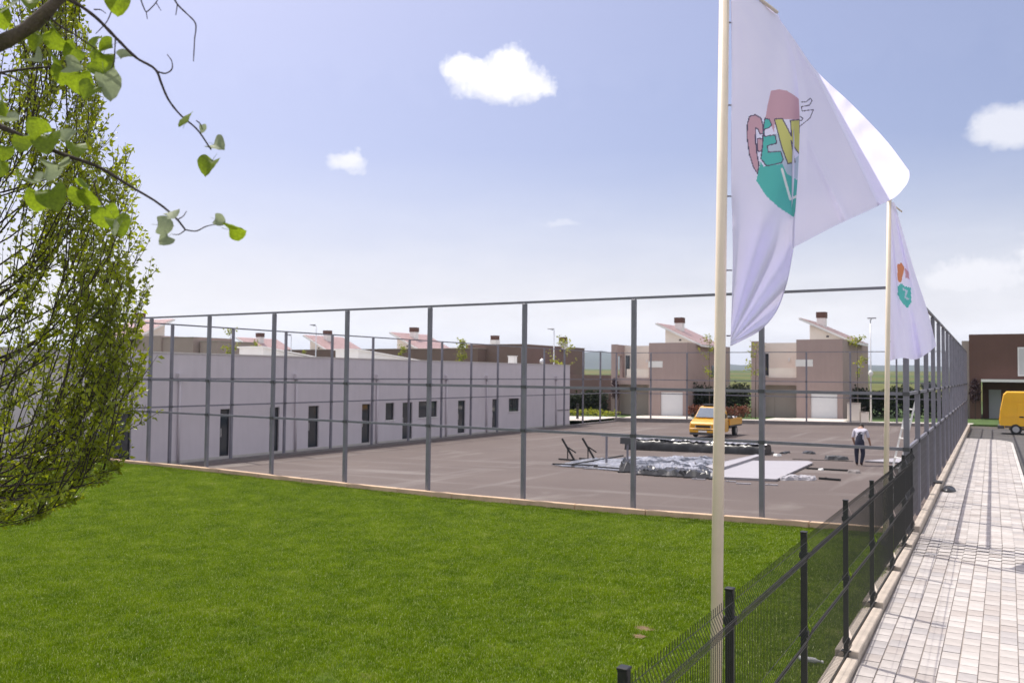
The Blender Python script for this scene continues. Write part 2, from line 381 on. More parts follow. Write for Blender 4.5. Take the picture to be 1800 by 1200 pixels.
# ------------------------------------------------------------------ court
def court_material():
    m = bpy.data.materials.new('worn_court_asphalt'); m.use_nodes = True; nt = m.node_tree; b = nt.nodes['Principled BSDF']
    b.inputs['Roughness'].default_value = 0.82; b.inputs['Specular IOR Level'].default_value = 0.35
    t = nt.nodes.new('ShaderNodeTexCoord')
    def noise(scale, detail, sx=1, sy=1, rot=0.0, rough=0.6):
        mp = nt.nodes.new('ShaderNodeMapping'); mp.inputs['Scale'].default_value = (sx, sy, 1); mp.inputs['Rotation'].default_value = (0, 0, rot)
        nt.links.new(t.outputs['Object'], mp.inputs[0])
        n = nt.nodes.new('ShaderNodeTexNoise'); n.inputs['Scale'].default_value = scale; n.inputs['Detail'].default_value = detail; n.inputs['Roughness'].default_value = rough
        nt.links.new(mp.outputs[0], n.inputs['Vector']); return n.outputs['Fac']
    def ramp(f, p0, c0, p1, c1):
        r = nt.nodes.new('ShaderNodeValToRGB'); r.color_ramp.elements[0].position = p0; r.color_ramp.elements[0].color = (*c0, 1)
        r.color_ramp.elements[1].position = p1; r.color_ramp.elements[1].color = (*c1, 1); nt.links.new(f, r.inputs[0]); return r.outputs[0]
    base = ramp(noise(0.22, 8), 0.3, (0.100, 0.076, 0.068), 0.72, (0.130, 0.102, 0.090))
    def over(a, f, c, k):
        mx = nt.nodes.new('ShaderNodeMixRGB'); mx.inputs[2].default_value = (*c, 1)
        mm = nt.nodes.new('ShaderNodeMath'); mm.operation = 'MULTIPLY'; mm.inputs[1].default_value = k; nt.links.new(f, mm.inputs[0])
        nt.links.new(mm.outputs[0], mx.inputs[0]); nt.links.new(a, mx.inputs[1]); return mx.outputs[0]
    c = over(base, ramp(noise(0.5, 6, 0.18, 1.6, 0.9), 0.56, (0, 0, 0), 0.72, (1, 1, 1)), (0.21, 0.185, 0.17), 0.7)   # dusty wheel tracks
    c = over(c, ramp(noise(0.4, 5, 1.8, 0.16, 0.25), 0.58, (0, 0, 0), 0.7, (1, 1, 1)), (0.20, 0.175, 0.162), 0.65)
    c = over(c, ramp(noise(0.14, 4, 1.6, 0.8, 0), 0.62, (0, 0, 0), 0.70, (1, 1, 1)), (0.26, 0.235, 0.21), 0.5)       # pale sandy spills
    c = over(c, ramp(noise(55, 2), 0.45, (0, 0, 0), 0.75, (1, 1, 1)), (0.18, 0.16, 0.15), 0.3)
    nt.links.new(c, b.inputs['Base Color'])
    bp = nt.nodes.new('ShaderNodeBump'); bp.inputs['Strength'].default_value = 0.25; bp.inputs['Distance'].default_value = 0.01
    nt.links.new(noise(90, 3), bp.inputs['Height']); nt.links.new(bp.outputs[0], b.inputs['Normal'])
    return m
M_court = court_material()
cb = MB()
ys = np.linspace(0.02, 49.9, 26)
cb.grid([[(x, y, ZC(x)) for x in np.linspace(-30.6, FL(y) - 0.004, 14)] for y in ys])
tag(cb.build('court', M_court, fix=False), kind='structure')

# ------------------------------------------------------------------ lawn
def lawn_material():
    m = bpy.data.materials.new('lawn_turf'); m.use_nodes = True; nt = m.node_tree; b = nt.nodes['Principled BSDF']
    b.inputs['Roughness'].default_value = 0.95; b.inputs['Specular IOR Level'].default_value = 0.2
    t = nt.nodes.new('ShaderNodeTexCoord'); n = nt.nodes.new('ShaderNodeTexNoise'); n.inputs['Scale'].default_value = 3.5; n.inputs['Detail'].default_value = 9
    nt.links.new(t.outputs['Object'], n.inputs['Vector'])
    r = nt.nodes.new('ShaderNodeValToRGB'); r.color_ramp.elements[0].position = 0.35; r.color_ramp.elements[0].color = (0.045, 0.08, 0.004, 1)
    r.color_ramp.elements[1].position = 0.7; r.color_ramp.elements[1].color = (0.085, 0.125, 0.006, 1); nt.links.new(n.outputs['Fac'], r.inputs[0])
    mp = nt.nodes.new('ShaderNodeMapping'); mp.inputs['Location'].default_value = (4.9, 12.2, 0.5); nt.links.new(t.outputs['Object'], mp.inputs[0])
    nt.links.new(r.outputs[0], b.inputs['Base Color'])
    return m
BARE = [atz(1130, 1107, -0.5), atz(1122, 1120, -0.5), atz(1600, 1000, -0.4)]
lb = MB()
lys = np.concatenate([np.linspace(-0.13, -10, 24), np.linspace(-11, -40, 8)])
lawn_rows = [[(x, y, ZL(x, y)) for x in np.linspace(-60, FL(y) - 0.13, 46)] for y in lys]
# beyond the court corner the turf runs up to the long building
lb.grid(lawn_rows)
lawn = lb.build('lawn', lawn_material(), smooth=True, fix=False); tag(lawn, kind='structure')

# grass blades: tufts scattered over the visible part of the lawn
def blade_material():
    m = bpy.data.materials.new('grass_blade'); m.use_nodes = True; nt = m.node_tree; b = nt.nodes['Principled BSDF']
    b.inputs['Roughness'].default_value = 0.38; b.inputs['Specular IOR Level'].default_value = 0.14
    oi = nt.nodes.new('ShaderNodeObjectInfo')
    g2 = nt.nodes.new('ShaderNodeNewGeometry')
    n = nt.nodes.new('ShaderNodeTexNoise'); n.inputs['Scale'].default_value = 1.6; n.inputs['Detail'].default_value = 9; n.inputs['Roughness'].default_value = 0.7
    nt.links.new(g2.outputs['Position'], n.inputs['Vector'])
    ad = nt.nodes.new('ShaderNodeMath'); ad.operation = 'MULTIPLY_ADD'; ad.inputs[1].default_value = 0.30; nt.links.new(oi.outputs['Random'], ad.inputs[0]); nt.links.new(n.outputs['Fac'], ad.inputs[2])
    r = nt.nodes.new('ShaderNodeValToRGB'); el = r.color_ramp.elements
    el[0].position = 0.42; el[0].color = (0.090, 0.172, 0.002, 1); el[1].position = 0.86; el[1].color = (0.265, 0.37, 0.009, 1)
    e = el.new(0.64); e.color = (0.165, 0.262, 0.003, 1); e = el.new(0.93); e.color = (0.40, 0.42, 0.13, 1)
    nt.links.new(ad.outputs[0], r.inputs[0]); nt.links.new(r.outputs[0], b.inputs['Base Color'])
    tr = nt.nodes.new('ShaderNodeBsdfTranslucent'); nt.links.new(r.outputs[0], tr.inputs['Color'])
    ms = nt.nodes.new('ShaderNodeMixShader'); ms.inputs[0].default_value = 0.42
    nt.links.new(b.outputs[0], ms.inputs[1]); nt.links.new(tr.outputs[0], ms.inputs[2]); nt.links.new(ms.outputs[0], nt.nodes['Material Output'].inputs['Surface'])
    return m
M_blade = blade_material()
M_pale_blade = mat('pale_glint_blade', (0.36, 0.42, 0.11), 0.45, 0.2, 20.0, spec=0.6, transl=0.2)  # pale straw tone, also painting the white glints on the grass
tuft_col = bpy.data.collections.new('grass_tufts')      # source meshes only, not linked to the scene
rg = random.Random(3)
for k in range(4):
    t_ = MB()
    for i in range(26):
        a = rg.uniform(0, 6.283); rad = 0.085 * math.sqrt(rg.random()); bx, by = rad * math.cos(a), rad * math.sin(a)
        h = rg.uniform(0.03, 0.062); w = rg.uniform(0.0022, 0.004); la = rg.uniform(0, 6.283); ln = rg.uniform(0.2, 0.75) * h
        dx, dy = math.cos(la) * ln, math.sin(la) * ln; px_, py_ = -math.sin(la) * w, math.cos(la) * w
        pale_b = rg.random() < 0.15
        if pale_b: px_ *= 1.25; py_ *= 1.25; dx *= 1.3; dy *= 1.3
        t_.add([(bx - px_, by - py_, -0.01), (bx + px_, by + py_, -0.01), (bx + dx * 0.4 + px_ * 0.8, by + dy * 0.4 + py_ * 0.8, h * 0.62), (bx + dx * 0.4 - px_ * 0.8, by + dy * 0.4 - py_ * 0.8, h * 0.62), (bx + dx, by + dy, h)],
               [(0, 1, 2, 3), (3, 2, 4)], 1 if pale_b else 0)
    o = bpy.data.objects.new('grass_tuft', t_.mesh('grass_tuft', [M_blade, M_pale_blade], fix=False)); tuft_col.objects.link(o)
em = MB()
for row_a, row_b in zip([r for r in lawn_rows], lawn_rows[1:]):
    pass
def in_lawn_view(x, y):
    p = Vector((x, y, ZL(x, y))) - CAM; d = p.dot(CF)
    if d < 3: return False
    u = 900 + FPX * p.dot(CR) / d; w = 600 - FPX * p.dot(CU) / d
    return -260 < u < 1900 and 700 < w < 1420
emf = []
ex = np.arange(-44, 0.6, 0.75); ey = np.arange(-18.6, 0, 0.75)
for x in ex:
    for y in ey:
        y1 = min(y + 0.75, -0.14); x1 = min(x + 0.75, FL(y) - 0.14)
        if x1 <= x + 0.02 or y1 <= y or not in_lawn_view(x + .37, y + .37): continue
        if x < -30 and y > -0.2: continue
        em.add([(x, y, ZL(x, y)), (x1, y, ZL(x1, y)), (x1, y1, ZL(x1, y1)), (x, y1, ZL(x, y1))], [(0, 1, 2, 3)])
grass = em.build('grass', M_blade, fix=False); tag(grass, 'short bright green blades of the mown lawn', 'grass', kind='stuff')
ng = bpy.data.node_groups.new('scatter_grass', 'GeometryNodeTree')
ng.interface.new_socket('Geometry', in_out='INPUT', socket_type='NodeSocketGeometry')
ng.interface.new_socket('Geometry', in_out='OUTPUT', socket_type='NodeSocketGeometry')
N = ng.nodes; L = ng.links
gi = N.new('NodeGroupInput'); gout = N.new('NodeGroupOutput')
dp = N.new('GeometryNodeDistributePointsOnFaces'); dp.inputs['Density'].default_value = 260.0
# thinner where the soil shows
pos = N.new('GeometryNodeInputPosition')
dens = None
for bpnt, rad_ in ((BARE[0], 0.10), (BARE[1], 0.08)):
    vd = N.new('ShaderNodeVectorMath'); vd.operation = 'DISTANCE'; vd.inputs[1].default_value = (bpnt.x, bpnt.y, -0.5); L.new(pos.outputs[0], vd.inputs[0])
    mr = N.new('ShaderNodeMapRange'); mr.inputs['From Min'].default_value = rad_ * 0.6; mr.inputs['From Max'].default_value = rad_ * 1.5; L.new(vd.outputs['Value'], mr.inputs['Value'])
    if dens is None: dens = mr.outputs[0]
    else:
        mm = N.new('ShaderNodeMath'); mm.operation = 'MULTIPLY'; L.new(dens, mm.inputs[0]); L.new(mr.outputs[0], mm.inputs[1]); dens = mm.outputs[0]
ci = N.new('GeometryNodeCollectionInfo'); ci.inputs['Collection'].default_value = tuft_col; ci.inputs['Separate Children'].default_value = True; ci.inputs['Reset Children'].default_value = True
ip = N.new('GeometryNodeInstanceOnPoints'); ip.inputs['Pick Instance'].default_value = True
rv = N.new('FunctionNodeRandomValue'); rv.data_type = 'FLOAT_VECTOR'; rv.inputs[0].default_value = (-0.1, -0.1, 0); rv.inputs[1].default_value = (0.1, 0.1, 6.283)
nz = N.new('ShaderNodeTexNoise'); nz.inputs['Scale'].default_value = 0.8; nz.inputs['Detail'].default_value = 4; L.new(pos.outputs[0], nz.inputs['Vector'])
sc = N.new('ShaderNodeMapRange'); sc.inputs['From Min'].default_value = 0.3; sc.inputs['From Max'].default_value = 0.7; sc.inputs['To Min'].default_value = 0.75; sc.inputs['To Max'].default_value = 1.2
L.new(nz.outputs['Fac'], sc.inputs['Value'])
ms_ = N.new('ShaderNodeMath'); ms_.operation = 'MULTIPLY'; L.new(sc.outputs[0], ms_.inputs[0]); L.new(dens, ms_.inputs[1])
L.new(gi.outputs[0], dp.inputs['Mesh']); L.new(dp.outputs['Points'], ip.inputs['Points']); L.new(ci.outputs[0], ip.inputs['Instance'])
L.new(rv.outputs[0], ip.inputs['Rotation']); L.new(ms_.outputs[0], ip.inputs['Scale']); L.new(ip.outputs[0], gout.inputs[0])
md = grass.modifiers.new('scatter', 'NODES'); md.node_group = ng
M_soil = mat('bare_soil', (0.17, 0.115, 0.06), 1.0, 0.2, 12, 0.6, 40)
sb_ = MB(); rs = random.Random(5)
for c_, r_ in ((BARE[0], 0.13), (BARE[1], 0.09)):
    n_ = 14; vs0 = [(c_.x + r_ * (1 + .35 * rs.uniform(-1, 1)) * math.cos(6.283 * j / n_) * 1.2, c_.y + r_ * (1 + .35 * rs.uniform(-1, 1)) * math.sin(6.283 * j / n_)) for j in range(n_)]
    sb_.add([(x, y, ZL(x, y) + 0.012) for x, y in vs0] + [(c_.x, c_.y, ZL(c_.x, c_.y) + 0.02)], [(j, (j + 1) % n_, n_) for j in range(n_)])
tag(sb_.build('bare_soil', M_soil, fix=False), kind='structure')

# ------------------------------------------------------------------ road, pavement, kerbs
M_road = mat('street_asphalt', (0.085, 0.08, 0.078), 0.9, 0.18, 0.6, 0.3, 60)
def ED(y): return FL(y) + 2.52
rb = MB()
rb.grid([[(x, y, -0.36 + (0.03 * max(y, -14) if y < 0 else 0)) for x in (ED(min(y, 35)) - 0.05, 6, 14)] for y in np.linspace(-30, 50.2, 30)])
rb.grid([[(x, y, -0.364) for x in np.linspace(FL(y) + .16, 14, 6)] for y in (34.5, 42, 50.2)])
tag(rb.build('road', M_road, fix=False), kind='structure')
fk = MB(); fk.box(-1.7, 14, 50.2, 50.42, -1.0, -0.2); fk.box(-1.7, 14, 50.42, 52.6, -1.0, -0.215)
tag(fk.build('far_pavement', M_pave), kind='structure')

sidewalk = empty('sidewalk', (0, 0, 0)); tag(sidewalk, kind='structure')
M_bed = mat('sand_joint', (0.30, 0.265, 0.24), 0.95, 0.2, 8)
M_pv = [mat('paver_%s' % n_, c, 0.85, 0.16, 2.2, 0.3, 60) for n_, c in (('pale', (0.45, 0.415, 0.39)), ('warm', (0.425, 0.39, 0.365)), ('rosy', (0.40, 0.36, 0.335)), ('grey', (0.385, 0.36, 0.35)), ('light', (0.485, 0.45, 0.425)))]
END_Y = 36.0
def corner_cut(y): return 0.0 if y < 33.0 else 1.6 * (1 - math.sqrt(max(0.0, 1 - ((y - 33.0) / 3.05) ** 2)))
bed = MB()
byy = np.concatenate([np.linspace(-30, 33, 40), np.linspace(33.3, END_Y, 10)])
bed.grid([[(FL(y) + .16, y, ZS(y) - 0.012), (ED(y) - 0.12 - corner_cut(y), y, ZS(y) - 0.012)] for y in byy])
bed.build('paving_bed', M_bed, sidewalk, fix=False)
PW, PL = 0.222, 0.30
def paver_mesh(m):
    b = MB(); w, l, h = PW / 2 - 0.004, PL / 2 - 0.004, 0.04
    b.hexa([(-w, -l, -h), (w, -l, -h), (w, l, -h), (-w, l, -h)], [(-w + .004, -l + .004, 0), (w - .004, -l + .004, 0), (w - .004, l - .004, 0), (-w + .004, l - .004, 0)])
    return b.mesh('paver', m)
pm = [paver_mesh(m) for m in M_pv]
rp = random.Random(11)
start_y = -10.6
rest = [MB() for _ in M_pv]
row = 0
y = start_y
count = 0
while y < END_Y - 0.2:
    for c in range(10):
        x = FL(y) + 0.175 + PW * (c + 0.5)
        if x > ED(y) - 0.20 - corner_cut(y): continue
        k = rp.choices(range(5), (4, 3, 2, 2, 4))[0]
        yy = y + (PL / 2 if c % 2 else 0)
        z = ZS(yy) + rp.uniform(-.002, .003)
        if count < 300:
            o = bpy.data.objects.new('paver', pm[k]); o.parent = sidewalk; o.location = (x, yy, z)
            o.rotation_euler = (0.03 if yy < 0 else 0, 0, 0.022 if yy < 0 else 0.036); COL.objects.link(o)
        else:
            w, l = PW / 2 - .004, PL / 2 - .004
            rest[k].add([(x - w, yy - l, z), (x + w, yy - l, z), (x + w, yy + l, z), (x - w, yy + l, z)], [(0, 1, 2, 3)])
        count += 1
    y += PL; row += 1
rest_all = MB()
for k, b in enumerate(rest): rest_all.add(b.v, b.f, k)
ro = rest_all.build('paving', M_pv, sidewalk, fix=False); ro['kind'] = 'stuff'
ek = MB()      # edge kerb towards the road
for i in range(44):
    y0 = -10.0 + i * 1.0
    if y0 > 32.9: break
    ek.hexa([(ED(y0) - .115, y0, -1.3), (ED(y0), y0, -1.3), (ED(y0 + .985), y0 + .985, -1.3), (ED(y0 + .985) - .115, y0 + .985, -1.3)],
            [(ED(y0) - .115, y0, ZS(y0) + .01), (ED(y0), y0, ZS(y0) + .01), (ED(y0 + .985), y0 + .985, ZS(y0 + 1) + .01), (ED(y0 + .985) - .115, y0 + .985, ZS(y0 + 1) + .01)])
arc = [(ED(yv) - corner_cut(yv), yv) for yv in np.linspace(33.0, 36.0, 12)] + [(FL(36.0) + .16, 36.08)]
for (xa, ya), (xb, yb) in zip(arc, arc[1:]):
    ek.hexa([(xa - .11, ya, -1.3), (xa, ya, -1.3), (xb, yb, -1.3), (xb - .11, yb - .06, -1.3)], [(xa - .11, ya, -.21), (xa, ya, -.21), (xb, yb, -.21), (xb - .11, yb - .06, -.21)])
eo = ek.build('edge_kerb', M_conc, sidewalk); eo['kind'] = 'stuff'

# tan edging between lawn and court, its blocks one by one
edging = empty('kerb', (0, 0, 0)); tag(edging, kind='structure')
_kz = lambda x: float(np.interp(x, [-60, -35, -29.7, -26.15, -23, -19.8, -16.5, -13.1, -9.9, -6.55, -3.3, -0.1], [-.22, -.22, -.22, -.21, -.19, -.22, -.25, -.25, -.22, -.18, -.10, -.03]))
x = FL(0) - 0.1; re_ = random.Random(4)
while x > -29.9:
    ln = 2.0; x1 = max(x - ln, -29.95); j = re_.uniform(-.012, .012)
    MB().hexa([(x1 + .01, -.12 + j, -1.1), (x - .01, -.12 + j, -1.1), (x - .01, .05 + j, -1.1), (x1 + .01, .05 + j, -1.1)],
              [(x1 + .01, -.12 + j, _kz(x1)), (x - .01, -.12 + j, _kz(x)), (x - .01, .05 + j, _kz(x)), (x1 + .01, .05 + j, _kz(x1))]).build('kerb_block', M_kerbw, edging, bevel=0.012)
    x = x1
y = -0.16
while y > -14:
    y1 = y - 2.0
    MB().box(-30.0, -29.83, y1 + .01, y - .01, -1.1, -.215 + re_.uniform(-.01, .01)).build('kerb_block', M_kerbw, edging, bevel=0.012)
    y = y1
# low upstand round the other three sides of the court
up = empty('court_upstand', (0, 0, 0)); tag(up, kind='structure')
b = MB()
b.hexa([(-29.82, 0.06, -1.4), (-29.58, 0.06, -1.4), (-29.58, 49.75, -1.4), (-29.82, 49.75, -1.4)], [(-29.82, .06, -.82), (-29.58, .06, -.82), (-29.58, 49.75, -.78), (-29.82, 49.75, -.78)])
b.build('side_upstand', M_dconc, up)
for i in range(9):
    xa, xb = -29.82 + 27.9 / 9 * i, -29.82 + 27.9 / 9 * (i + 1) - .01
    MB().hexa([(xa, 49.76, -1.4), (xb, 49.76, -1.4), (xb, 50.24, -1.4), (xa, 50.24, -1.4)], [(xa, 49.76, ZP(xa) + .03), (xb, 49.76, ZP(xb) + .03), (xb, 50.24, ZP(xb) + .03), (xa, 50.24, ZP(xa) + .03)]).build('upstand_block', M_dconc if i % 2 else M_dconc, up, bevel=0.01)
# kerb of concrete blocks under the street side of the court
sk = empty('street_kerb', (0, 0, 0)); tag(sk, kind='structure')
y = 0.62
while y < 49.0:
    ya, yb = y + .012, min(y + 2.95, 49.6) - .012
    MB().hexa([(FL(ya) - .005, ya, -1.2), (FL(ya) + .155, ya, -1.2), (FL(yb) + .155, yb, -1.2), (FL(yb) - .005, yb, -1.2)],
              [(FL(ya) - .005, ya, -.05), (FL(ya) + .155, ya, -.05), (FL(yb) + .155, yb, -.05), (FL(yb) - .005, yb, -.05)]).build('kerb_block', M_kerb, sk, bevel=0.02)
    y += 2.95
# ------------------------------------------------------------------ tall steel frame round the court
TOPZ, R1, R2 = 5.2, 2.88, 1.67
frame = thing('court_fence', 'tall grey steel post and rail frame enclosing the asphalt court', 'fence')
PS = 0.115
M_clamp = mat('dark_grey_clamp', (0.07, 0.07, 0.078), 0.5, 0.1, 4.0)
def post(p, zb, parent=frame, lean=0.0):
    b = MB(); b.box(p[0] - PS / 2, p[0] + PS / 2, p[1] - PS / 2, p[1] + PS / 2, zb, TOPZ)
    o = b.build('post', M_steel, parent, bevel=0.008)
    for z in (R1, R2): MB().box(p[0] - PS / 2 - .012, p[0] + PS / 2 + .012, p[1] - PS / 2 - .012, p[1] + PS / 2 + .012, z - .042, z + .042).build('rail_clamp', M_clamp, o)
    return o
def rails(a, b, parent=frame):
    a, b = Vector((*a, 0)), Vector((*b, 0)); d = (b - a).normalized()
    a2, b2 = a + d * (PS / 2 + .013), b - d * (PS / 2 + .013)
    MB().bar(a + Vector((0, 0, TOPZ + .036)), b + Vector((0, 0, TOPZ + .036)) - d * .004, 0.075, 0.06).build('top_rail', M_steel, parent)
    for z in (R1, R2):
        MB().bar(a2 + Vector((0, 0, z)), b2 + Vector((0, 0, z)), 0.06, 0.07).build('rail', M_steel, parent)
front = [(-0.14, 0.10)] + [(-3.3 * k, 0.11) for k in range(1, 10)]
left = [(LEFT_X, 3.52 + 3.3106 * j) for j in range(15)]
back_x = [LEFT_X + 3.3 * j for j in range(1, 9)]
XE = -0.14 - 0.036 * BACK_Y
backp = [(x, BACK_Y) for x in back_x]
right = [(-0.14 - 0.036 * y, y) for y in [3.33 * k for k in range(1, 15)] + [BACK_Y]]
for k, p in enumerate(front): post(p, ZC(p[0]) - .1 if k else -0.25)
for p in left: post(p, -0.82)
for p in backp: post(p, ZP(p[0]) - .2)
for p in right: post((p[0], p[1]), -0.3)
for ring in (front, [front[-1]] + left, [left[-1]] + backp + [right[-1]], [front[0]] + right):
    for a, b in zip(ring, ring[1:]): rails(a, b)
# grey wire panels in the lower bays of the street side
M_wire = mat('grey_wire', (0.16, 0.155, 0.17), 0.5, 0.1, 6.0, metal=0.3)
def wire_bay(a, b, z0, z1, step, r, m, parent, name='wire_panel'):
    a, b = Vector((*a, 0)), Vector((*b, 0)); d = b - a; n = int(d.length / step); w = MB()
    for i in range(1, n):
        p = a + d * (i / n); w.tube([(p.x, p.y, z0), (p.x, p.y, z1)], r, 3, caps=False)
    for z in np.arange(z0 + .05, z1, 0.2): w.tube([(a.x, a.y, z), (b.x, b.y, z)], r, 3, caps=False)
    return w.build(name, m, parent, fix=False)
rr_ = [front[0]] + right
for a, b in zip(rr_, rr_[1:]): wire_bay(a, b, -0.02, R2 - .06, 0.05, 0.0032, M_wire, frame)

# ------------------------------------------------------------------ dark wire fence along the lawn
wf = thing('wire_fence', 'black welded wire mesh fence on a concrete plinth beside the paved footpath', 'fence')
py = [0.34, -1.30, -3.42, -5.98, -8.48, -11.14, -13.90, -16.0, -18.4]
pz = [1.67, 1.64, 1.61, 1.60, 1.60, 1.59, 1.58, 1.58, 1.58]
for y, z in zip(py, pz):
    x = FL(y); zb = ZS(y) + 0.06
    o = MB().box(x - .03, x + .03, y - .03, y + .03, zb - .2, z).build('post', M_dark, wf, bevel=.004)
    MB().box(x - .034, x + .034, y - .034, y + .034, z, z + .018).build('cap', M_dark, o, bevel=.004)
    for zc in (z - .23, (z + zb) / 2, zb + .2): MB().box(x - .042, x + .046, y - .036, y + .036, zc - .028, zc + .028).build('clamp', M_dark, o)
    MB().box(x - .06, x + .06, y - .05, y + .05, zb + .062, zb + .07).build('base_plate', M_dark, o)
for i in range(len(py) - 1):
    ya, yb = py[i] - .034, py[i + 1] + .034
    zb = (ZS(ya) + ZS(yb)) / 2 + 0.13; zt = (pz[i] + pz[i + 1]) / 2 - 0.02
    b = MB(); n = max(3, int(abs(yb - ya) / 0.05))
    zm = (zb + zt) / 2
    prof = [(0, zt), (0, zt - .055), (.045, zt - .155), (0, zt - .255), (0, zm + .1), (.04, zm), (0, zm - .1), (0, zb + .24), (.04, zb + .14), (0, zb + .05), (0, zb)]
    for k in range(n + 1):
        y = ya + (yb - ya) * k / n; x = FL(y) + .034
        b.tube([(x + q[0], y, q[1]) for q in prof], 0.0033, 3, caps=False)
    for q in prof[1:-1]:
        for dz in ((-.008, .008) if q[0] else (0,)):
            b.tube([(FL(ya) + .034 + q[0] + .005, ya, q[1] + dz), (FL(yb) + .034 + q[0] + .005, yb, q[1] + dz)], 0.003, 3, caps=False)
    b.build('wire_panel', M_dark, wf, fix=False)
    # plinth: two strips with a slot between them
    zt2 = (ZS(ya) + ZS(yb)) / 2 + 0.095
    for nm, x0, x1, dz in (('plinth_strip', -.15, -.015, -.012), ('plinth_strip', .012, .155, 0)):
        a0, b0 = py[i] - .02, py[i + 1] + .02
        MB().hexa([(FL(b0) + x0, b0, -1.4), (FL(b0) + x1, b0, -1.4), (FL(a0) + x1, a0, -1.4), (FL(a0) + x0, a0, -1.4)],
                  [(FL(b0) + x0, b0, zt2 + dz), (FL(b0) + x1, b0, zt2 + dz), (FL(a0) + x1, a0, zt2 + dz), (FL(a0) + x0, a0, zt2 + dz)]).build(nm, M_kerb, wf, bevel=.012)

# ------------------------------------------------------------------ flagpoles and flags
def flagpole(label, base, top, arm_end, r0, r1, hooks):
    t = thing('flagpole', label, 'flagpole', base)
    MB().tube([base, Vector(base).lerp(top, .5), top], [r0, (r0 + r1) / 2, r1], 14).build('pole', M_pole, t, smooth=True, world=True)
    MB().tube([top + Vector((0, 0, -.03)), arm_end], 0.016, 8).build('arm', M_pole, t, smooth=True, world=True)
    MB().tube([top, top + Vector((0, 0, .05)), top + Vector((0, 0, .09))], [r1 * 1.25, r1 * 1.2, .01], 12).build('cap', M_pole, t, world=True)
    MB().tube([Vector(base) + Vector((0, 0, .0)), Vector(base) + Vector((0, 0, .10))], r0 * 1.7, 12).build('base_collar', M_steel, t, world=True)
    for h in hooks:
        MB().tube([h - CR * .02, h + CR * .03], 0.007, 6).build('hook', M_steel, t, world=True)
    return t
p1b = at(1259, 1160, 7.6); z1 = ZL(p1b.x, p1b.y)
ax1 = (at(1273, 0, 7.6) - at(1259, 1160, 7.6)).normalized()
b1 = p1b + ax1 * ((z1 - p1b.z) / ax1.z); t1 = b1 + ax1 * ((6.84 - b1.z) / ax1.z)
arm1 = at(1366, 22, 8.55)
flagpole('cream flagpole nearest the camera, just behind the black wire fence', b1, t1, arm1, 0.055, 0.044, [at(1281, yy, 7.6) for yy in (40, 185, 345, 475, 590)])
p2b = at(1558, 820, 17.5); p2t = at(1563, 352, 17.5); ax2 = (p2t - p2b).normalized(); z2 = ZL(p2b.x, p2b.y)
b2 = p2b + ax2 * ((z2 - p2b.z) / ax2.z)
flagpole('cream flagpole farther off, near the corner of the court frame', b2, p2t, at(1585, 372, 18.2), 0.055, 0.042, [at(1563, yy, 17.5) for yy in (420, 500, 600)])

def curve(pts, n):      # smooth resample of a polyline
    P = np.array(pts, float); d = np.r_[0, np.cumsum(np.linalg.norm(np.diff(P, axis=0), axis=1))]; t = np.linspace(0, d[-1], n)
    m = np.gradient(P, d, axis=0); out = np.empty((n, P.shape[1]))
    for i, tt in enumerate(t):
        k = min(np.searchsorted(d, tt, side='right') - 1, len(P) - 2); h = d[k + 1] - d[k]; s = (tt - d[k]) / h
        h00, h10, h01, h11 = 2 * s**3 - 3 * s**2 + 1, s**3 - 2 * s**2 + s, -2 * s**3 + 3 * s**2, s**3 - s**2
        out[i] = h00 * P[k] + h10 * h * m[k] + h01 * P[k + 1] + h11 * h * m[k + 1]
    return out
def coons(top, bot, lef, rig, nu, nv):
    T, B, Lf, Rt = curve(top, nu), curve(bot, nu), curve(lef, nv), curve(rig, nv)
    s = np.linspace(0, 1, nu)[None, :, None]; t = np.linspace(0, 1, nv)[:, None, None]
    return (1 - t) * T[None] + t * B[None] + (1 - s) * Lf[:, None] + s * Rt[:, None] - ((1 - s) * (1 - t) * T[0] + s * (1 - t) * T[-1] + (1 - s) * t * B[0] + s * t * B[-1])
def inpoly(X, Y, poly):
    r = np.zeros(X.shape, bool); n = len(poly)
    for i in range(n):
        x0, y0 = poly[i]; x1, y1 = poly[(i + 1) % n]
        c = ((y0 > Y) != (y1 > Y)) & (X < (x1 - x0) * (Y - y0) / (y1 - y0 + 1e-12) + x0); r ^= c
    return r
def distline(X, Y, poly, closed=True):
    d = np.full(X.shape, 1e9); n = len(poly)
    for i in range(n if closed else n - 1):
        x0, y0 = poly[i]; x1, y1 = poly[(i + 1) % n]; dx, dy = x1 - x0, y1 - y0
        t = np.clip(((X - x0) * dx + (Y - y0) * dy) / (dx * dx + dy * dy + 1e-9), 0, 1)
        d = np.minimum(d, np.hypot(X - x0 - t * dx, Y - y0 - t * dy))
    return d
def flagmat(n, c): return mat(n, c, 0.75, 0.02, 4.0, transl=0.16, spec=0.2)
FM = [flagmat('flag_white', (0.78, 0.755, 0.97)), flagmat('flag_pink', (0.58, 0.36, 0.45)), flagmat('flag_teal', (0.12, 0.48, 0.47)), flagmat('flag_yellow', (0.60, 0.58, 0.22)),
      flagmat('flag_outline', (0.12, 0.10, 0.17)), flagmat('flag_pale_blue', (0.50, 0.57, 0.72)), flagmat('flag_bright', (0.80, 0.79, 0.84))]
flag1 = thing('flag', 'large white flag with GEN lettering on the nearest flagpole', 'flag', tuple(at(1284, 300, 7.6)))
Z = lambda q: [(1280 + a / 4, 100 + b / 4) for a, b in q]
NU, NV = 110, 340
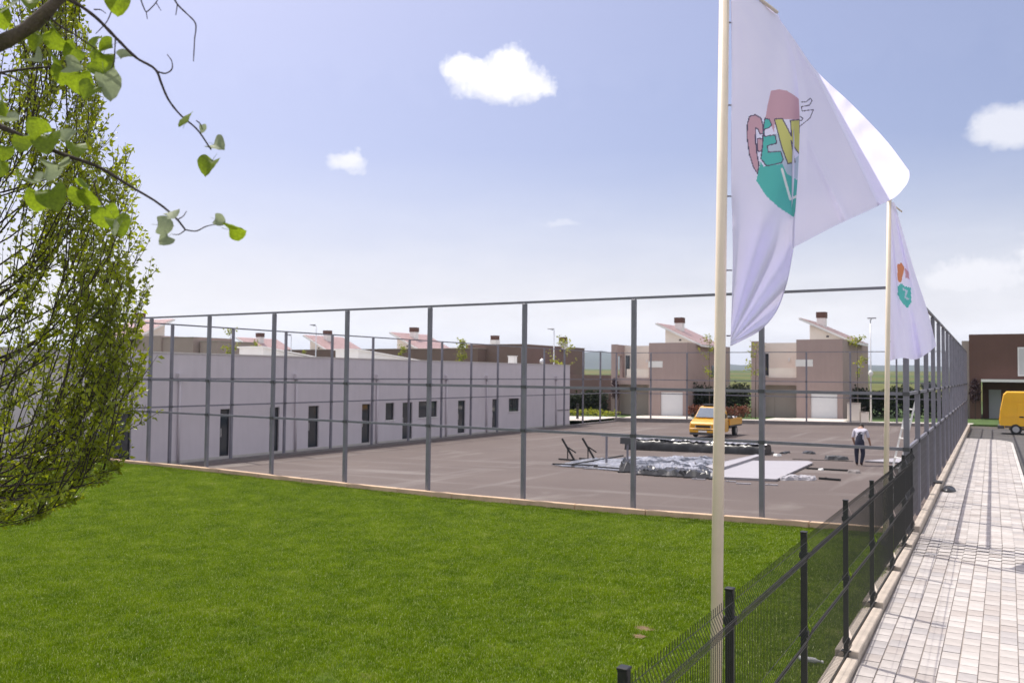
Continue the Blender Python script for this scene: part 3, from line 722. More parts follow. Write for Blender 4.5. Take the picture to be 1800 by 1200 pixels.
LP = coons([(1284, -48), (1325, -10), (1366, 26)], [(1284, 607), (1302, 598), (1335, 580), (1362, 550), (1380, 505), (1394, 437)],
           [(1284, -48), (1286, 120), (1285, 300), (1288, 450), (1284, 607)], [(1366, 26), (1396, 105), (1405, 190), (1403, 300), (1398, 370), (1394, 437)], NU, NV)
S, T = np.meshgrid(np.linspace(0, 1, NU), np.linspace(0, 1, NV))
X, Y = LP[..., 0], LP[..., 1]
ang = np.arctan2(607 - Y, X - 1280)
rad = np.hypot(607 - Y, X - 1280)
D = 7.58 + S * (1 - T) ** 1.5 * 0.95 + S * 0.12
D += 0.10 * np.sin(ang * 20 + 0.5) * np.clip(rad / 200, 0, 1) * np.clip((T - .35) * 2.2, 0, 1) * (1 - .35 * S)
D += 0.05 * np.sin(S * 9 + T * 3) * S * (1 - T * .5) - 0.07 * np.exp(-((X - (1372 - 40 * (T))) / 14) ** 2) * np.clip(1.2 - T * 1.6, 0, 1)
D += 0.006 * np.sin(Y * .035 + X * .06) + .004 * np.sin(X * .13 - Y * .02)
NF = 6; NR = 190
RP = coons([(1366, 28), (1400, 75), (1428, 116), (1500, 186), (1562, 252), (1598, 300)], [(1391, 437), (1470, 396), (1545, 361), (1578, 343), (1594, 324)],
           [(1366, 28), (1392, 130), (1392, 300), (1391, 437)], [(1598, 300), (1599, 308), (1597, 317), (1594, 324)], NR, NV)
S2, T2 = np.meshgrid(np.linspace(0, 1, NR), np.linspace(0, 1, NV))
X2, Y2 = RP[..., 0], RP[..., 1]
Dl = D[:, -1][:, None]
nx_, ny_ = (360 - 115) / 271.0, -(1543 - 1426) / 271.0          # normal of the crease from (1426,115) to (1543,360), pointing up-right
crease = (X2 - 1426) * nx_ + (Y2 - 115) * ny_
D2 = Dl * (1 - S2) ** 2 + (1 - (1 - S2) ** 2) * 8.15 + 0.10 * np.clip(S2 * 8, 0, 1)
D2 += 0.03 * np.sin(S2 * 8 + T2 * 5) * S2
sm = np.clip(crease / 5.0, 0, 1); D2 = D2 * (1 - sm) + sm * (8.6 + (330 - Y2) * 0.0056 * 3.0)      # turned-over flap coming from behind the fold
wr = np.clip(crease / 30, 0, 1)
D2 += wr * (0.045 * np.sin((X2 * .5 + Y2) * .10 + 2.5 * np.sin(X2 * .03)) + .025 * np.sin(Y2 * .13 - X2 * .09)) * np.clip(S2 * 1.4, 0, 1)
D2 -= 0.05 * np.exp(-((crease + 62) / 7) ** 2) * np.clip(S2 * 3, 0, 1)
# hidden fold between the two panels
fold = [[(X[j, -1] * (1 - q) + X2[j, 0] * q + 3 * math.sin(q * math.pi), Y[j, -1] * (1 - q) + Y2[j, 0] * q, D[j, -1] * (1 - q) + D2[j, 0] * q + .02 * math.sin(q * math.pi)) for q in np.linspace(0, 1, NF)[1:-1]] for j in range(NV)]
rows = []
for j in range(NV):
    rw = list(zip(X[j], Y[j], D[j])) + fold[j] + list(zip(X2[j], Y2[j], D2[j])); rows.append(rw)
mb = MB(); mb.grid([[at(*q) for q in rw] for rw in rows])
PXY = np.array([[q[:2] for q in rw] for rw in rows]); cx = (PXY[:-1, :-1] + PXY[1:, 1:]) / 2
FX, FY = cx[..., 0], cx[..., 1]; left_side = np.zeros(FX.shape, bool); left_side[:, :NU - 1] = True
mi = np.zeros(FX.shape, int)
G = Z([(150, 420), (190, 408), (230, 430), (245, 480), (245, 540), (225, 545), (208, 505), (192, 500), (192, 600), (203, 690), (216, 755), (207, 822), (180, 780), (150, 690), (132, 560), (135, 470)])
G2 = Z([(205, 575), (246, 575), (240, 660), (205, 665)])
Ee = Z([(258, 432), (290, 440), (307, 480), (285, 500), (255, 512), (252, 560), (330, 550), (342, 608), (275, 625), (282, 672), (370, 665), (387, 720), (375, 745), (270, 768), (230, 715), (243, 620), (245, 520)])
Nn = Z([(325, 438), (382, 435), (446, 560), (438, 448), (505, 442), (505, 690), (475, 650), (442, 590), (470, 742), (420, 752), (378, 640)])
dome = Z([(300, 240), (350, 228), (410, 238), (460, 268), (510, 305), (505, 440), (440, 440), (330, 436), (322, 530), (302, 478), (260, 440), (275, 350)])
wedge = Z([(228, 735), (250, 772), (380, 752), (415, 825), (490, 868), (490, 1000), (462, 1128), (360, 1062), (270, 982), (198, 872)])
pale = Z([(250, 560), (345, 540), (385, 640), (420, 755), (500, 690), (500, 870), (415, 825), (380, 752), (300, 760), (240, 700)])
chk = Z([(378, 790), (395, 850), (420, 940), (438, 1000), (478, 982)])
for poly, k in ((dome, 1), (pale, 5), (wedge, 2), (G, 1), (G2, 1), (Ee, 2), (Nn, 3)):
    mi[left_side & inpoly(FX, FY, poly)] = k
    if poly in (G, G2, Ee, Nn): mi[left_side & (distline(FX, FY, poly) < 1.0)] = 4
mi[left_side & (distline(FX, FY, chk, False) < 2.1)] = 6
tail = Z([(512, 318), (548, 318), (578, 292), (590, 308), (572, 340), (515, 352), (520, 382), (600, 372), (575, 432), (490, 500)])
ring_ = Z([(486, 428), (505, 418), (525, 432), (515, 448), (492, 446)])
mi[(~left_side) & (FX > 1404) & (np.minimum(distline(FX, FY, tail, False), distline(FX, FY, ring_)) < 0.8)] = 4
mb.mi = mi.ravel().tolist()
mb.build('flag_cloth', FM, flag1, smooth=True, world=True, fix=False)
hem = MB(); hem.tube([at(X[-1, k], Y[-1, k], D[-1, k]) for k in range(0, NU, 3)], 0.006, 5); hem.build('hem', FM[0], flag1, world=True, smooth=True)

flag2 = thing('flag', 'smaller looking white flag with teal and orange print on the farther flagpole', 'flag', tuple(at(1564, 500, 17.5)))
n1, n2 = 44, 120
Q = coons([(1564, 357), (1568, 355), (1573, 357)], [(1563, 634), (1585, 629), (1612, 631), (1628, 622), (1646, 608)], [(1564, 357), (1565, 480), (1563, 634)], [(1573, 357), (1590, 418), (1610, 485), (1630, 545), (1646, 608)], n1, n2)
S, T = np.meshgrid(np.linspace(0, 1, n1), np.linspace(0, 1, n2)); X, Y = Q[..., 0], Q[..., 1]
ang = np.arctan2(X - 1562, 660 - Y)
D = 17.5 + 0.9 * S * T + 0.13 * T * np.sin(S * 13 + 1.5 * T) * (.3 + S) + .05 * np.sin(S * 24 - T * 5) * T
m2 = MB(); m2.grid([[at(X[j, i], Y[j, i], D[j, i]) for i in range(n1)] for j in range(n2)])
FX = (X[:-1, :-1] + X[1:, 1:]) / 2; FY = (Y[:-1, :-1] + Y[1:, 1:]) / 2; mi = np.zeros(FX.shape, int)
FM2 = FM + [flagmat('flag_orange', (0.62, 0.25, 0.14))]
mi[inpoly(FX, FY, [(1577, 465), (1585, 462), (1590, 470), (1584, 496), (1578, 494)])] = 7
mi[inpoly(FX, FY, [(1590, 470), (1597, 478), (1598, 490), (1592, 488)])] = 1
mi[inpoly(FX, FY, [(1578, 503), (1584, 498), (1590, 503), (1601, 505), (1602, 532), (1595, 542), (1584, 530), (1578, 518)])] = 2
mi[distline(FX, FY, [(1588, 508), (1594, 512), (1591, 522), (1597, 526)], False) < 1.6] = 5
m2.mi = mi.ravel().tolist(); m2.build('flag_cloth', FM2, flag2, smooth=True, world=True, fix=False)

# ------------------------------------------------------------------ long white building
BX, BZ, BT = -30.7, -1.6, 4.0
wb = thing('white_building', 'long low white rendered building with narrow dark doors along the court', 'building', (-38, 14, -1))
ops = [('D', -4.6, -3.0, 1.5, -.9), ('D', 1.0, 2.35, 1.52, -.9), ('D', 7.02, 7.62, 1.43, -.80), ('D', 10.1, 10.75, 1.43, -.80), ('D', 12.8, 13.58, 1.43, -.78), ('D', 17.05, 17.8, 1.43, -.80), ('W', 19.15, 19.95, 1.44, .42),
       ('D', 20.75, 21.72, 1.43, -.80), ('W', 22.35, 24.3, 1.46, .45), ('D', 26.65, 27.5, 1.43, -.75), ('D', 30.9, 31.75, 1.45, -.75), ('W', 33.15, 34.6, 1.45, .48)]
w = MB(); yc = -16.0
for k, y0, y1, zt, zb in ops:
    w.box(BX - .3, BX, yc, y0, BZ, BT); w.box(BX - .3, BX, y0, y1, zt, BT); w.box(BX - .3, BX, y0, y1, BZ, zb); yc = y1
w.box(BX - .3, BX, yc, 42.8, BZ, BT)
w.build('facade_wall', M_wall, wb, world=True)
w = MB(); w.box(-45, BX - .3, 42.5, 42.797, BZ, BT); w.box(-45, BX - .3, -16, -15.7, BZ, BT); w.box(-45.3, -45, -16, 42.797, BZ, BT)
w.build('outer_wall', M_wall, wb, world=True)
MB().box(-45, BX - .31, -15.7, 42.49, 3.45, 3.7).build('roof', M_conc, wb, world=True)
c = MB(); c.box(BX - .34, BX + .04, -16.04, 42.84, BT + .002, BT + .06); c.box(-45.3, BX - .345, 42.46, 42.84, BT + .002, BT + .06)
c.build('coping', mat('pale_coping', (0.62, 0.58, 0.56), 0.7, 0.04, 2.0), wb, world=True)
MB().box(BX - .002, BX + .03, -16, 42.8, BZ, -.80).build('plinth', M_conc, wb, world=True)
for k, y0, y1, zt, zb in ops:
    f = MB(); x0, x1, t = BX - .17, BX - .09, .055
    f.box(x0, x1, y0, y0 + t, zb, zt); f.box(x0, x1, y1 - t, y1, zb, zt); f.box(x0, x1, y0 + t, y1 - t, zt - t, zt); f.box(x0, x1, y0 + t, y1 - t, zb, zb + t)
    if y1 - y0 > 1.2: f.box(x0, x1, (y0 + y1) / 2 - .035, (y0 + y1) / 2 + .035, zb + t, zt - t)
    o = f.build('door' if k == 'D' else 'window', M_frame, wb, world=True)
    p = MB().box(BX - .14, BX - .12, y0 + t, y1 - t, zb + t, zt - t).build('pane', M_glass, o)
    p.data.transform(Matrix.Translation(-Vector(wb.location)))
    if k == 'D':
        h = MB(); h.box(BX - .09, BX - .04, y0 + .09, y0 + .115, (zb + zt) / 2 - .2, (zb + zt) / 2 + .2); h = h.build('handle', M_alu, o); h.data.transform(Matrix.Translation(-Vector(wb.location)))
    if k == 'W':
        s = MB().box(BX + .001, BX + .05, y0 - .04, y1 + .04, zb - .05, zb - .003).build('sill', M_white, o); s.data.transform(Matrix.Translation(-Vector(wb.location)))
for y in (4.68, 11.83, 18.28, 25.23, 30.08, 35.2, 40.34):
    d = MB(); d.box(BX + .003, BX + .22, y - .16, y + .16, 2.85, 3.12); o = d.build('rain_hopper', M_wall, wb, world=True)
    d = MB(); d.tube([(BX + .08, y, 2.85), (BX + .08, y, -.9)], .055, 8); d = d.build('downpipe', M_wall, o, smooth=True); d.data.transform(Matrix.Translation(-Vector(wb.location)))
MB().bar((BX + .03, 40.6, .35), (BX + .03, 42.7, .35), .03, .05).build('wall_rail', M_frame, wb, world=True)
# things on the flat roof
def skylight(label, y0, y1, x, zl, zh):
    t = thing('roof_skylight', label, 'skylight', (x, (y0 + y1) / 2, 3.7))
    MB().prism([(y0, 3.7), (y1, 3.7), (y1, zl), (y0, zh)], 'x', x - 2.0, x).build('upstand', M_white, t, world=True)
    MB().prism([(y0 - .1, zh + .004), (y1 + .3, zl + .004), (y1 + .3, zl + .07), (y0 - .1, zh + .09)], 'x', x - 2.1, x + .15).build('sloping_cover', M_white, t, world=True)
skylight('long white sloping skylight on the flat roof of the white building', 22.6, 30.5, -36, 3.98, 4.72)
skylight('short white sloping skylight on the white roof, nearer the big tree', 14.4, 18.2, -36, 4.15, 4.62)
for lab, px, pyy, s, hh in (('small white box vent on the far end of the white roof', 901, 633, .55, .55), ('little round white vent cowl near the end of the white roof', 953, 636, .35, .4)):
    p = Vector((-34.0, 0, 0)); d = ray(px, pyy); k = (-34.0 - CAM.x) / d.x; q = CAM + d * k
    t = thing('roof_vent', lab, 'vent', (q.x, q.y, 3.7))
    if s > .5: MB().box(-s / 2, s / 2, -s / 2, s / 2, 0, q.z - 3.7 + .3).build('housing', M_white, t, bevel=.03); MB().box(-s / 2 - .04, s / 2 + .04, -s / 2 - .04, s / 2 + .04, q.z - 3.7 + .304, q.z - 3.7 + .36).build('lid', M_white, t)
    else: MB().tube([(0, 0, 0), (0, 0, .5), (0, 0, .55), (0, 0, .8), (0, 0, .9)], [.1, .1, .22, .22, .05], 12).build('cowl', M_alu, t, smooth=True)

# ------------------------------------------------------------------ houses behind
def make_house(mirror=1.0):
    h = empty('house')
    P = lambda nm, m, bs, par=h, **kw: (lambda b: b.build(nm, m, par, **kw))(bs)
    def X(a, b): return (a, b) if mirror > 0 else (-b, -a)
    def bx(b, x0, x1, *r): b.box(*X(x0, x1), *r); return b
    # garage block with the door opening left free
    b = MB(); bx(b, .36, 1.56, 0, .3, 0, 6.95); bx(b, 3.76, 4.2, 0, .3, 0, 6.95); bx(b, 1.56, 3.76, 0, .3, 2.3, 6.95)
    bx(b, 3.9, 4.2, .3, 13.2, 0, 6.95); bx(b, .36, .66, .3, 13.2, 0, 6.95); bx(b, .66, 3.9, 12.9, 13.2, 0, 6.95)
    P('block_wall', M_mauve, b)
    P('flat_roof', M_conc, bx(MB(), .66, 3.9, .3, 12.9, 6.5, 6.7))
    g_ = P('garage_door', M_door, bx(MB(), 1.56, 3.76, .12, .18, 0, 2.3))
    for i in range(4): P('door_panel', M_door, bx(MB(), 1.6, 3.72, .1, .119, .05 + i * .565, .05 + i * .565 + .53), g_)
    P('strip_window', M_white, bx(MB(), .30, 1.75, -.03, -.003, 4.6, 5.2))
    # left side wall with an opening, slab, recessed facades
    b = MB(); bx(b, -3.6, -3.3, 0, 13.2, 0, 3.6); bx(b, -3.6, -3.3, 0, .55, 3.6, 6.85); bx(b, -3.6, -3.3, 2.0, 13.2, 3.6, 6.85); bx(b, -3.6, -3.3, .55, 2.0, 5.75, 6.85)
    bx(b, -3.3, -3.0, 0, .3, 0, 6.85); P('side_wall', M_mauve, b)
    P('balcony_slab', M_mauve, bx(MB(), -2.997, .357, .05, 2.45, 2.95, 3.6))
    P('upper_facade', M_cream, bx(MB(), -3.297, .357, 2.5, 2.8, 2.9, 6.78))
    P('balcony_parapet', M_cream, bx(MB(), -2.1, .355, .35, .5, 3.604, 4.45))
    P('ground_facade', M_taupe, bx(MB(), -3.297, .357, 1.4, 1.7, 0, 2.945))
    P('front_door', M_taupe, bx(MB(), -2.9, -1.9, 1.34, 1.397, 0, 2.1))
    w_ = P('window', M_white, bx(MB(), -3.2, -2.6, 2.44, 2.497, 3.7, 5.9)); P('pane', M_glass, bx(MB(), -3.12, -2.68, 2.42, 2.438, 3.8, 5.8), w_)
    P('wall_lamp', M_white, bx(MB(), -.9, -.75, 2.38, 2.495, 5.1, 5.4))
    P('side_window', M_glass, bx(MB(), 4.203, 4.23, 7.0, 8.2, 3.7, 4.9))
    # mono-pitch tiled roof on a pale storey
    def zr(x): return 9.05 - (x) * (2.1 / 4.5)
    b = MB(); q = [(.85, 6.9), (4.15, 6.9), (4.15, zr(4.15) - .26), (.85, zr(.85) - .26)]
    b.prism([(x * mirror, z) for x, z in q], 'y', 3.0, 9.2); P('gable_wall', M_cream, b)
    P('gable_lamp', M_frame, bx(MB(), 2.3, 2.5, 2.93, 2.997, 7.25, 7.4))
    b = MB(); q = [(0, zr(0) - .2), (4.75, zr(4.75) - .2), (4.75, zr(4.75)), (0, zr(0))]
    b.prism([(x * mirror, z) for x, z in q], 'y', 2.5, 9.8); r_ = P('roof', M_white, b)
    for i in range(16):      # courses of tiles
        xa, xb = .10 + i * .29, .10 + (i + 1) * .29
        q = [(xa, zr(xa) + .003), (xb, zr(xb) + .003), (xb, zr(xb) + .075), (xa, zr(xa) + .035)]
        b = MB(); b.prism([(x * mirror, z) for x, z in q], 'y', 2.62, 9.72); P('tile_course', M_tile, b, r_)
    c_ = P('chimney', M_white, bx(MB(), 1.0, 1.75, 5.2, 5.95, 8.0, 9.15)); P('chimney_cap', M_brown, bx(MB(), .95, 1.8, 5.15, 6.0, 9.154, 9.7), c_)
    return h
HY = 56.4
houses = [('mauve two-storey house with red single-slope roof behind the yellow pickup', (1152, 567)), ('mauve two-storey house with single-slope roof right of the near flagpole', (1404, 558)),
          ('far house whose pink roof shows above the middle of the white building', (684, 583)), ('far house whose pink roof shows beside the left street lamp', (532, 588)),
          ('far house with pink roof half hidden by the white parapet and a sapling', (414, 592))]
proto = None
for lab, (px, pyy) in houses:
    q = aty(px, pyy, HY + 2.5)
    if proto is None: proto = make_house(); o = proto
    else: o = copy_tree(proto)
    o.location = (q.x, HY, q.z - 9.05)
    if px > 1000: o.location.z = max(min(o.location.z, ZP(q.x) + .02), ZP(q.x) - .6)
    tag(o, lab, 'house', 'mauve houses behind the court')
hm = copy_tree(proto); q = aty(308, 560, 40.0); hm.location = (q.x - 9.8, 40.0, q.z - 9.05); hm.rotation_euler = (0, 0, -math.pi / 2); del hm['group']; tag(hm, 'house behind the leafy tree, its pink roof rising to the right', 'house')

# flat-topped brown house behind the end of the white building
q0, q1 = aty(840, 607, 57), aty(920, 605, 57)
bh = thing('house', 'flat-topped dark brown house behind the far end of the white building', 'house', (-46, 57, ZP(-46)))
zt = 6.38
M_brown2 = mat('warm_brown_render', (0.20, 0.135, 0.115), 0.9, 0.05, 0.8, 0.15, 60)
MB().box(-51.0, -43.7, 57, 71.5, -1.3, zt).build('wall', M_brown2, bh, world=True)
MB().box(-53.5, -51.003, 57.6, 70, -1.3, zt - .2).build('white_wing', M_white, bh, world=True)
MB().box(-43.697, -33.2, 58.5, 69, -1.3, 3.25).build('garage_wing', M_brown2, bh, world=True)
MB().box(-51.05, -43.65, 56.95, 71.55, zt + .003, zt + .07).build('coping', M_taupe, bh, world=True)
for px, pyy in ((870, 605), (990, 606)):
    q = aty(px, pyy, 60 if px < 900 else 66); c_ = MB().box(q.x - .4, q.x + .4, q.y - .4, q.y + .4, zt - .3, zt + .65).build('chimney', M_white, bh, world=True)
    k = MB().box(q.x - .36, q.x + .36, q.y - .36, q.y + .36, zt + .654, zt + 1.15).build('chimney_cap', M_brown, c_); k.data.transform(Matrix.Translation(-Vector(bh.location)))
# low brown garden walls / garages seen over the parapet on the left
for lab, x0, x1, yt, Yq in (('brown flat block under the left pink roof behind the tree', 236, 340, 594, 36), ('small brown block beside the pale column left of the sapling', 352, 382, 600, 36.6), ('long brown wall under the pink roofs over the white parapet', 500, 840, 614, 55.4)):
    a, b_ = aty(x0, yt, Yq), aty(x1, yt, Yq); t = thing('house_block', lab, 'building', ((a.x + b_.x) / 2, Yq, ZP(a.x)))
    MB().box(a.x, b_.x, Yq, Yq + 5, ZP(a.x) - .5, (a.z + b_.z) / 2).build('wall', M_brown2 if Yq > 50 else M_mauve, t, world=True)
    MB().box(a.x - .05, b_.x + .05, Yq - .05, Yq + 5.05, (a.z + b_.z) / 2 + .003, (a.z + b_.z) / 2 + .06).build('coping', M_taupe, t, world=True)
a, b_ = aty(340.5, 600, 37.2), aty(351.5, 600, 37.2)
t = thing('house_column', 'pale narrow wall between two brown blocks above the white parapet', 'building', (a.x, 37.2, ZP(a.x)))
MB().box(a.x, b_.x, 37.2, 39, ZP(a.x) - .5, a.z).build('wall', M_taupe, t, world=True)

# dark brown house at the right edge
rh = thing('house', 'dark brown flat-roofed house behind the yellow van at the right edge', 'house', (2, 61, -.2))
b = MB(); b.box(-2.35, 12, 60.5, 60.8, 3.05, 6.95); b.box(-2.35, -2.05, 60.8, 72, -1, 6.95); b.box(-2.35, -1.5, 60.5, 60.8, -1, 3.05)
b.build('upper_wall', M_brown, rh, world=True)
MB().box(-2.0, 12, 60.85, 71.9, 6.4, 6.6).build('flat_roof', M_conc, rh, world=True)
MB().box(-2.95, -2.353, 61.4, 70, -1, 6.45).build('side_wing', M_taupe, rh, world=True)
MB().box(-1.48, 12, 62.2, 62.5, -1, 3.04).build('recessed_wall', M_brown, rh, world=True)
MB().box(-1.45, 12, 59.6, 60.49, 3.0, 3.22).build('canopy', M_white, rh, world=True)
d = MB().box(-1.0, -.1, 62.1, 62.197, -.3, 2.35).build('door', mat('grey_door', (0.36, 0.37, 0.39), .5, .04, 2), rh, world=True)
f = MB(); f.box(1.15, 2.9, 60.44, 60.497, 3.5, 5.85); f = f.build('window', M_white, rh, world=True)
k = MB().box(1.25, 2.8, 60.41, 60.438, 3.6, 5.75).build('pane', mat('pale_blind', (0.55, 0.55, 0.56), .3, .03, 2), f); k.data.transform(Matrix.Translation(-Vector(rh.location)))
# ------------------------------------------------------------------ vegetation
def leaf_at(b, p, size, rnd, aspect=0.55, nrm=None, mi=0):
    """one pointed leaf, folded along its midrib"""
    d = Vector((rnd.gauss(0, 1), rnd.gauss(0, 1), rnd.gauss(0, .7))).normalized() if nrm is None else nrm
    a = Vector((rnd.gauss(0, 1), rnd.gauss(0, 1), rnd.gauss(0, 1))); s = d.cross(a)
    s = s.normalized() if s.length > 1e-4 else d.orthogonal().normalized()
    n = d.cross(s); w = size * aspect * .5; f = n * (size * rnd.uniform(.05, .16)); p = Vector(p)
    droop = n * (-size * .12)
    b.add([p, p + d * size * .45 + s * w + f, p + d * size + droop, p + d * size * .45 - s * w + f, p + d * size * .5], [(0, 1, 4), (1, 2, 4), (2, 3, 4), (3, 0, 4)], mi)
def bez(a, c, e, n): return [a * (1 - t) ** 2 + c * (2 * t * (1 - t)) + e * t * t for t in [i / (n - 1) for i in range(n)]]

# leafy tree at the left edge
tr = thing('leafy_tree', 'bushy young tree with upright thin stems at the left edge of the lawn', 'tree')
rt = random.Random(21)
TB = at(-190, 700, 9.6); TB.z = ZL(TB.x, TB.y) - .05
tr.location = TB
trunk_pts = [TB, TB + Vector((.03, .02, .9)), TB + Vector((-.02, .05, 2.0)), TB + Vector((.06, .02, 3.6)), TB + Vector((.0, .05, 5.6)), TB + Vector((.05, .0, 8.2))]
MB().tube(trunk_pts, [.13, .105, .09, .07, .045, .012], 10).build('trunk', M_bark, tr, smooth=True, world=True)
sil = [(-300, 150), (0, 158), (100, 178), (230, 212), (300, 250), (380, 246), (440, 270), (520, 262), (600, 236), (625, 288), (660, 250), (700, 285), (745, 285), (790, 240), (830, 215), (880, 130), (925, 30), (960, -60)]
def xr(y): return float(np.interp(y, [s[0] for s in sil], [s[1] for s in sil]))
limbs, twigs, lv = MB(), MB(), MB()
leaf_n = 0
def leafy(pts, n, size, k0=0.2):
    global leaf_n
    for i in range(n):
        t = k0 + (1 - k0) * (i + rt.random()) / n; f = t * (len(pts) - 1); j = min(int(f), len(pts) - 2); p = pts[j].lerp(pts[j + 1], f - j)
        dr = (pts[j + 1] - pts[j]).normalized()
        side = Vector((rt.gauss(0, 1), rt.gauss(0, 1), rt.gauss(0, 1))); d = (dr * .55 + side.normalized() * .8 + Vector((0, 0, -.12))).normalized()
        sz = size * rt.uniform(.55, 1.15); leaf_at(lv, p + side.normalized() * .012, sz, rt, .58, d); leaf_n += 1
def px_of(p):
    q = p - CAM; d = q.dot(CF); return 900 + FPX * q.dot(CR) / d, 600 - FPX * q.dot(CU) / d
def twiggy(pts, n, k0, size, up=.55):
    m_ = len(pts) - 1
    for k in range(n):
        f = rt.uniform(k0, .97) * m_; j = min(int(f), m_ - 1); p = pts[j].lerp(pts[j + 1], f - j); dr = (pts[j + 1] - pts[j]).normalized()
        d = (dr * .8 + Vector((rt.gauss(0, .6), rt.gauss(0, .6), up + rt.gauss(0, .25)))).normalized(); ln = rt.uniform(.15, .45)
        e = p + d * ln + Vector((0, 0, rt.uniform(0, .1)))
        u, v_ = px_of(e)
        if u > xr(v_) + 6: e = p + (e - p) * .4
        tp = bez(p, p + d * ln * .5 + Vector((0, 0, -.02)), e, 4); twigs.tube(tp, [.0045, .0038, .003, .0016], 3, caps=False)
        leafy(tp, rt.randint(6, 10), size, .1)
Z_LOW = 1.42
# spreading limbs from the trunk
LIMB_PTS = []
for i in range(84):
    ye = rt.uniform(120, 905) if i < 60 else rt.uniform(760, 905); lim = xr(ye)
    xe = lim - abs(rt.gauss(0, 1)) * 70 if rt.random() < .8 else rt.uniform(-420, lim)
    E_ = at(xe, ye, 9.6 + rt.uniform(-1.0, 1.2))
    z0 = max(Z_LOW, E_.z - rt.uniform(.9, 2.4)) if ye < 760 else max(Z_LOW, E_.z - rt.uniform(-.1, .5))
    S_ = TB.copy(); S_.z = z0
    ctl = S_.lerp(E_, rt.uniform(.6, .85)); ctl.z = z0 + (E_.z - z0) * rt.uniform(.0, .3) - (.06 if ye > 700 else 0)
    pts = bez(S_, ctl, E_, 12)
    for j in range(1, 11): pts[j] += Vector((rt.gauss(0, .018), rt.gauss(0, .018), rt.gauss(0, .012)))
    L_ = sum((pts[j + 1] - pts[j]).length for j in range(11)); r0 = min(.018, .004 + .0042 * L_)
    limbs.tube(pts, [r0 * (1 - .86 * j / 11) for j in range(12)], 5)
    LIMB_PTS += pts[3:11]
    leafy(pts, int(26 * L_ / 2.2), .072, .45); twiggy(pts, rt.randint(7, 11) if ye < 760 else rt.randint(6, 9), .38, .072, .5 if ye < 760 else .15)
    leafy(pts[8:], 12, .068, 0)
# upright shoots rising from the limbs, close together
for i in range(185):
    ye = rt.uniform(-330, 720); lim = xr(ye)
    xe = lim - abs(rt.gauss(0, 1)) * 95 - rt.choice([0, 5, 12]) if rt.random() < .75 else rt.uniform(-430, lim)
    E_ = at(xe, ye, 9.6 + rt.uniform(-1.1, 1.3)); ln = rt.uniform(1.1, 2.5)
    want = E_ - CR * ln * rt.uniform(.12, .42) - Vector((0, 0, ln)); want.z = max(want.z, Z_LOW + .2)
    S_ = min(LIMB_PTS, key=lambda q_: (q_ - want).length + (50 if q_.z > E_.z - .35 else 0)).copy(); ln = (E_ - S_).length
    ctl = S_.lerp(E_, .5) + CR * rt.uniform(.02, .14) + Vector((0, 0, -.05))
    pts = bez(S_, ctl, E_, 10)
    for j in range(1, 9): pts[j] += Vector((rt.gauss(0, .01), rt.gauss(0, .01), 0))
    limbs.tube(pts, [.0085 * (1 - .8 * j / 9) for j in range(10)], 4)
    leafy(pts, int(30 * ln / 2), .072, .22); twiggy(pts, rt.randint(5, 8), .2, .072); leafy(pts[7:], 10, .072, 0)
limbs.build('limb', M_bark, tr, world=True, smooth=True)['kind'] = 'stuff'
twigs.build('twig', M_bark, tr, world=True, fix=False)['kind'] = 'stuff'
lv.build('crown', M_leaf, tr, world=True, fix=False)['kind'] = 'stuff'

# overhanging branch with big heart-shaped leaves
ob = thing('overhanging_tree', 'tree reaching in at the upper left with big heart-shaped leaves', 'tree')
DB = 4.3
def pt(x, y, d=DB): return at(x, y, d)
ot = pt(-420, 600, 4.4); ot.z = ZL(ot.x, ot.y) - .05; ob.location = ot
MB().tube([ot, ot + Vector((.02, 0, 1.5)), ot + Vector((-.03, .03, 3.2)), pt(-400, 190, 4.3), pt(-380, -200, 4.2)], [.14, .12, .105, .09, .06], 10).build('trunk', M_bark2, ob, smooth=True, world=True)
mm = DB / FPX
def branch(pp, w0, w1, m=M_bark2, n=6):
    P = curve([(p[0], p[1], (p[2] if len(p) > 2 else DB) * 100) for p in pp], max(8, len(pp) * 4)); N_ = len(P)
    pts = [pt(q[0], q[1], q[2] / 100) for q in P]; rj = random.Random(int(pp[0][0] * 7 + pp[0][1]))
    rd = [(w0 + (w1 - w0) * i / (N_ - 1)) * mm / 2 * (1 + rj.uniform(-.12, .16)) for i in range(N_)]
    return MB().tube(pts, rd, n).build('branch', m, ob, smooth=True, world=True)
branch([(-400, 230), (-200, 140), (0, 76), (45, 52), (85, 18), (118, -20), (190, -120)], 40, 15, n=9)
branch([(104, -8), (130, 4), (165, 28), (205, 68), (240, 102), (276, 126), (283, 145), (296, 175), (318, 203), (345, 226), (371, 263)], 7.5, 2.6, M_bark)
branch([(276, 126), (292, 129), (302, 122), (302, 108), (294, 96)], 3, 1.6, M_bark)
branch([(203, 66), (202, 85), (200, 110), (192, 126), (176, 133), (158, 136)], 2.8, 1.6, M_bark)
branch([(165, 17), (178, 18), (186, 24)], 2.4, 1.4, M_bark)
branch([(200, 8), (188, 38), (168, 60)], 2.6, 1.4, M_bark)
branch([(-350, 170), (-120, 190), (0, 222), (60, 250), (112, 272), (170, 292), (230, 328), (285, 362), (312, 386), (326, 404)], 17, 3, M_bark)
branch([(326, 404), (345, 406), (362, 398), (388, 393)], 2.6, 1.6, M_bark)
branch([(312, 386), (322, 380), (328, 371)], 2.2, 1.2, M_bark)
branch([(326, 404), (314, 412), (303, 412)], 2.2, 1.2, M_bark)
branch([(-300, 150), (-80, 140), (0, 128), (50, 121), (100, 118), (140, 124)], 10, 2.5, M_bark)
branch([(75, 14), (100, 42), (130, 60), (168, 86)], 4.5, 2, M_bark)
branch([(-40, 120), (20, 135), (60, 160)], 5, 2, M_bark)
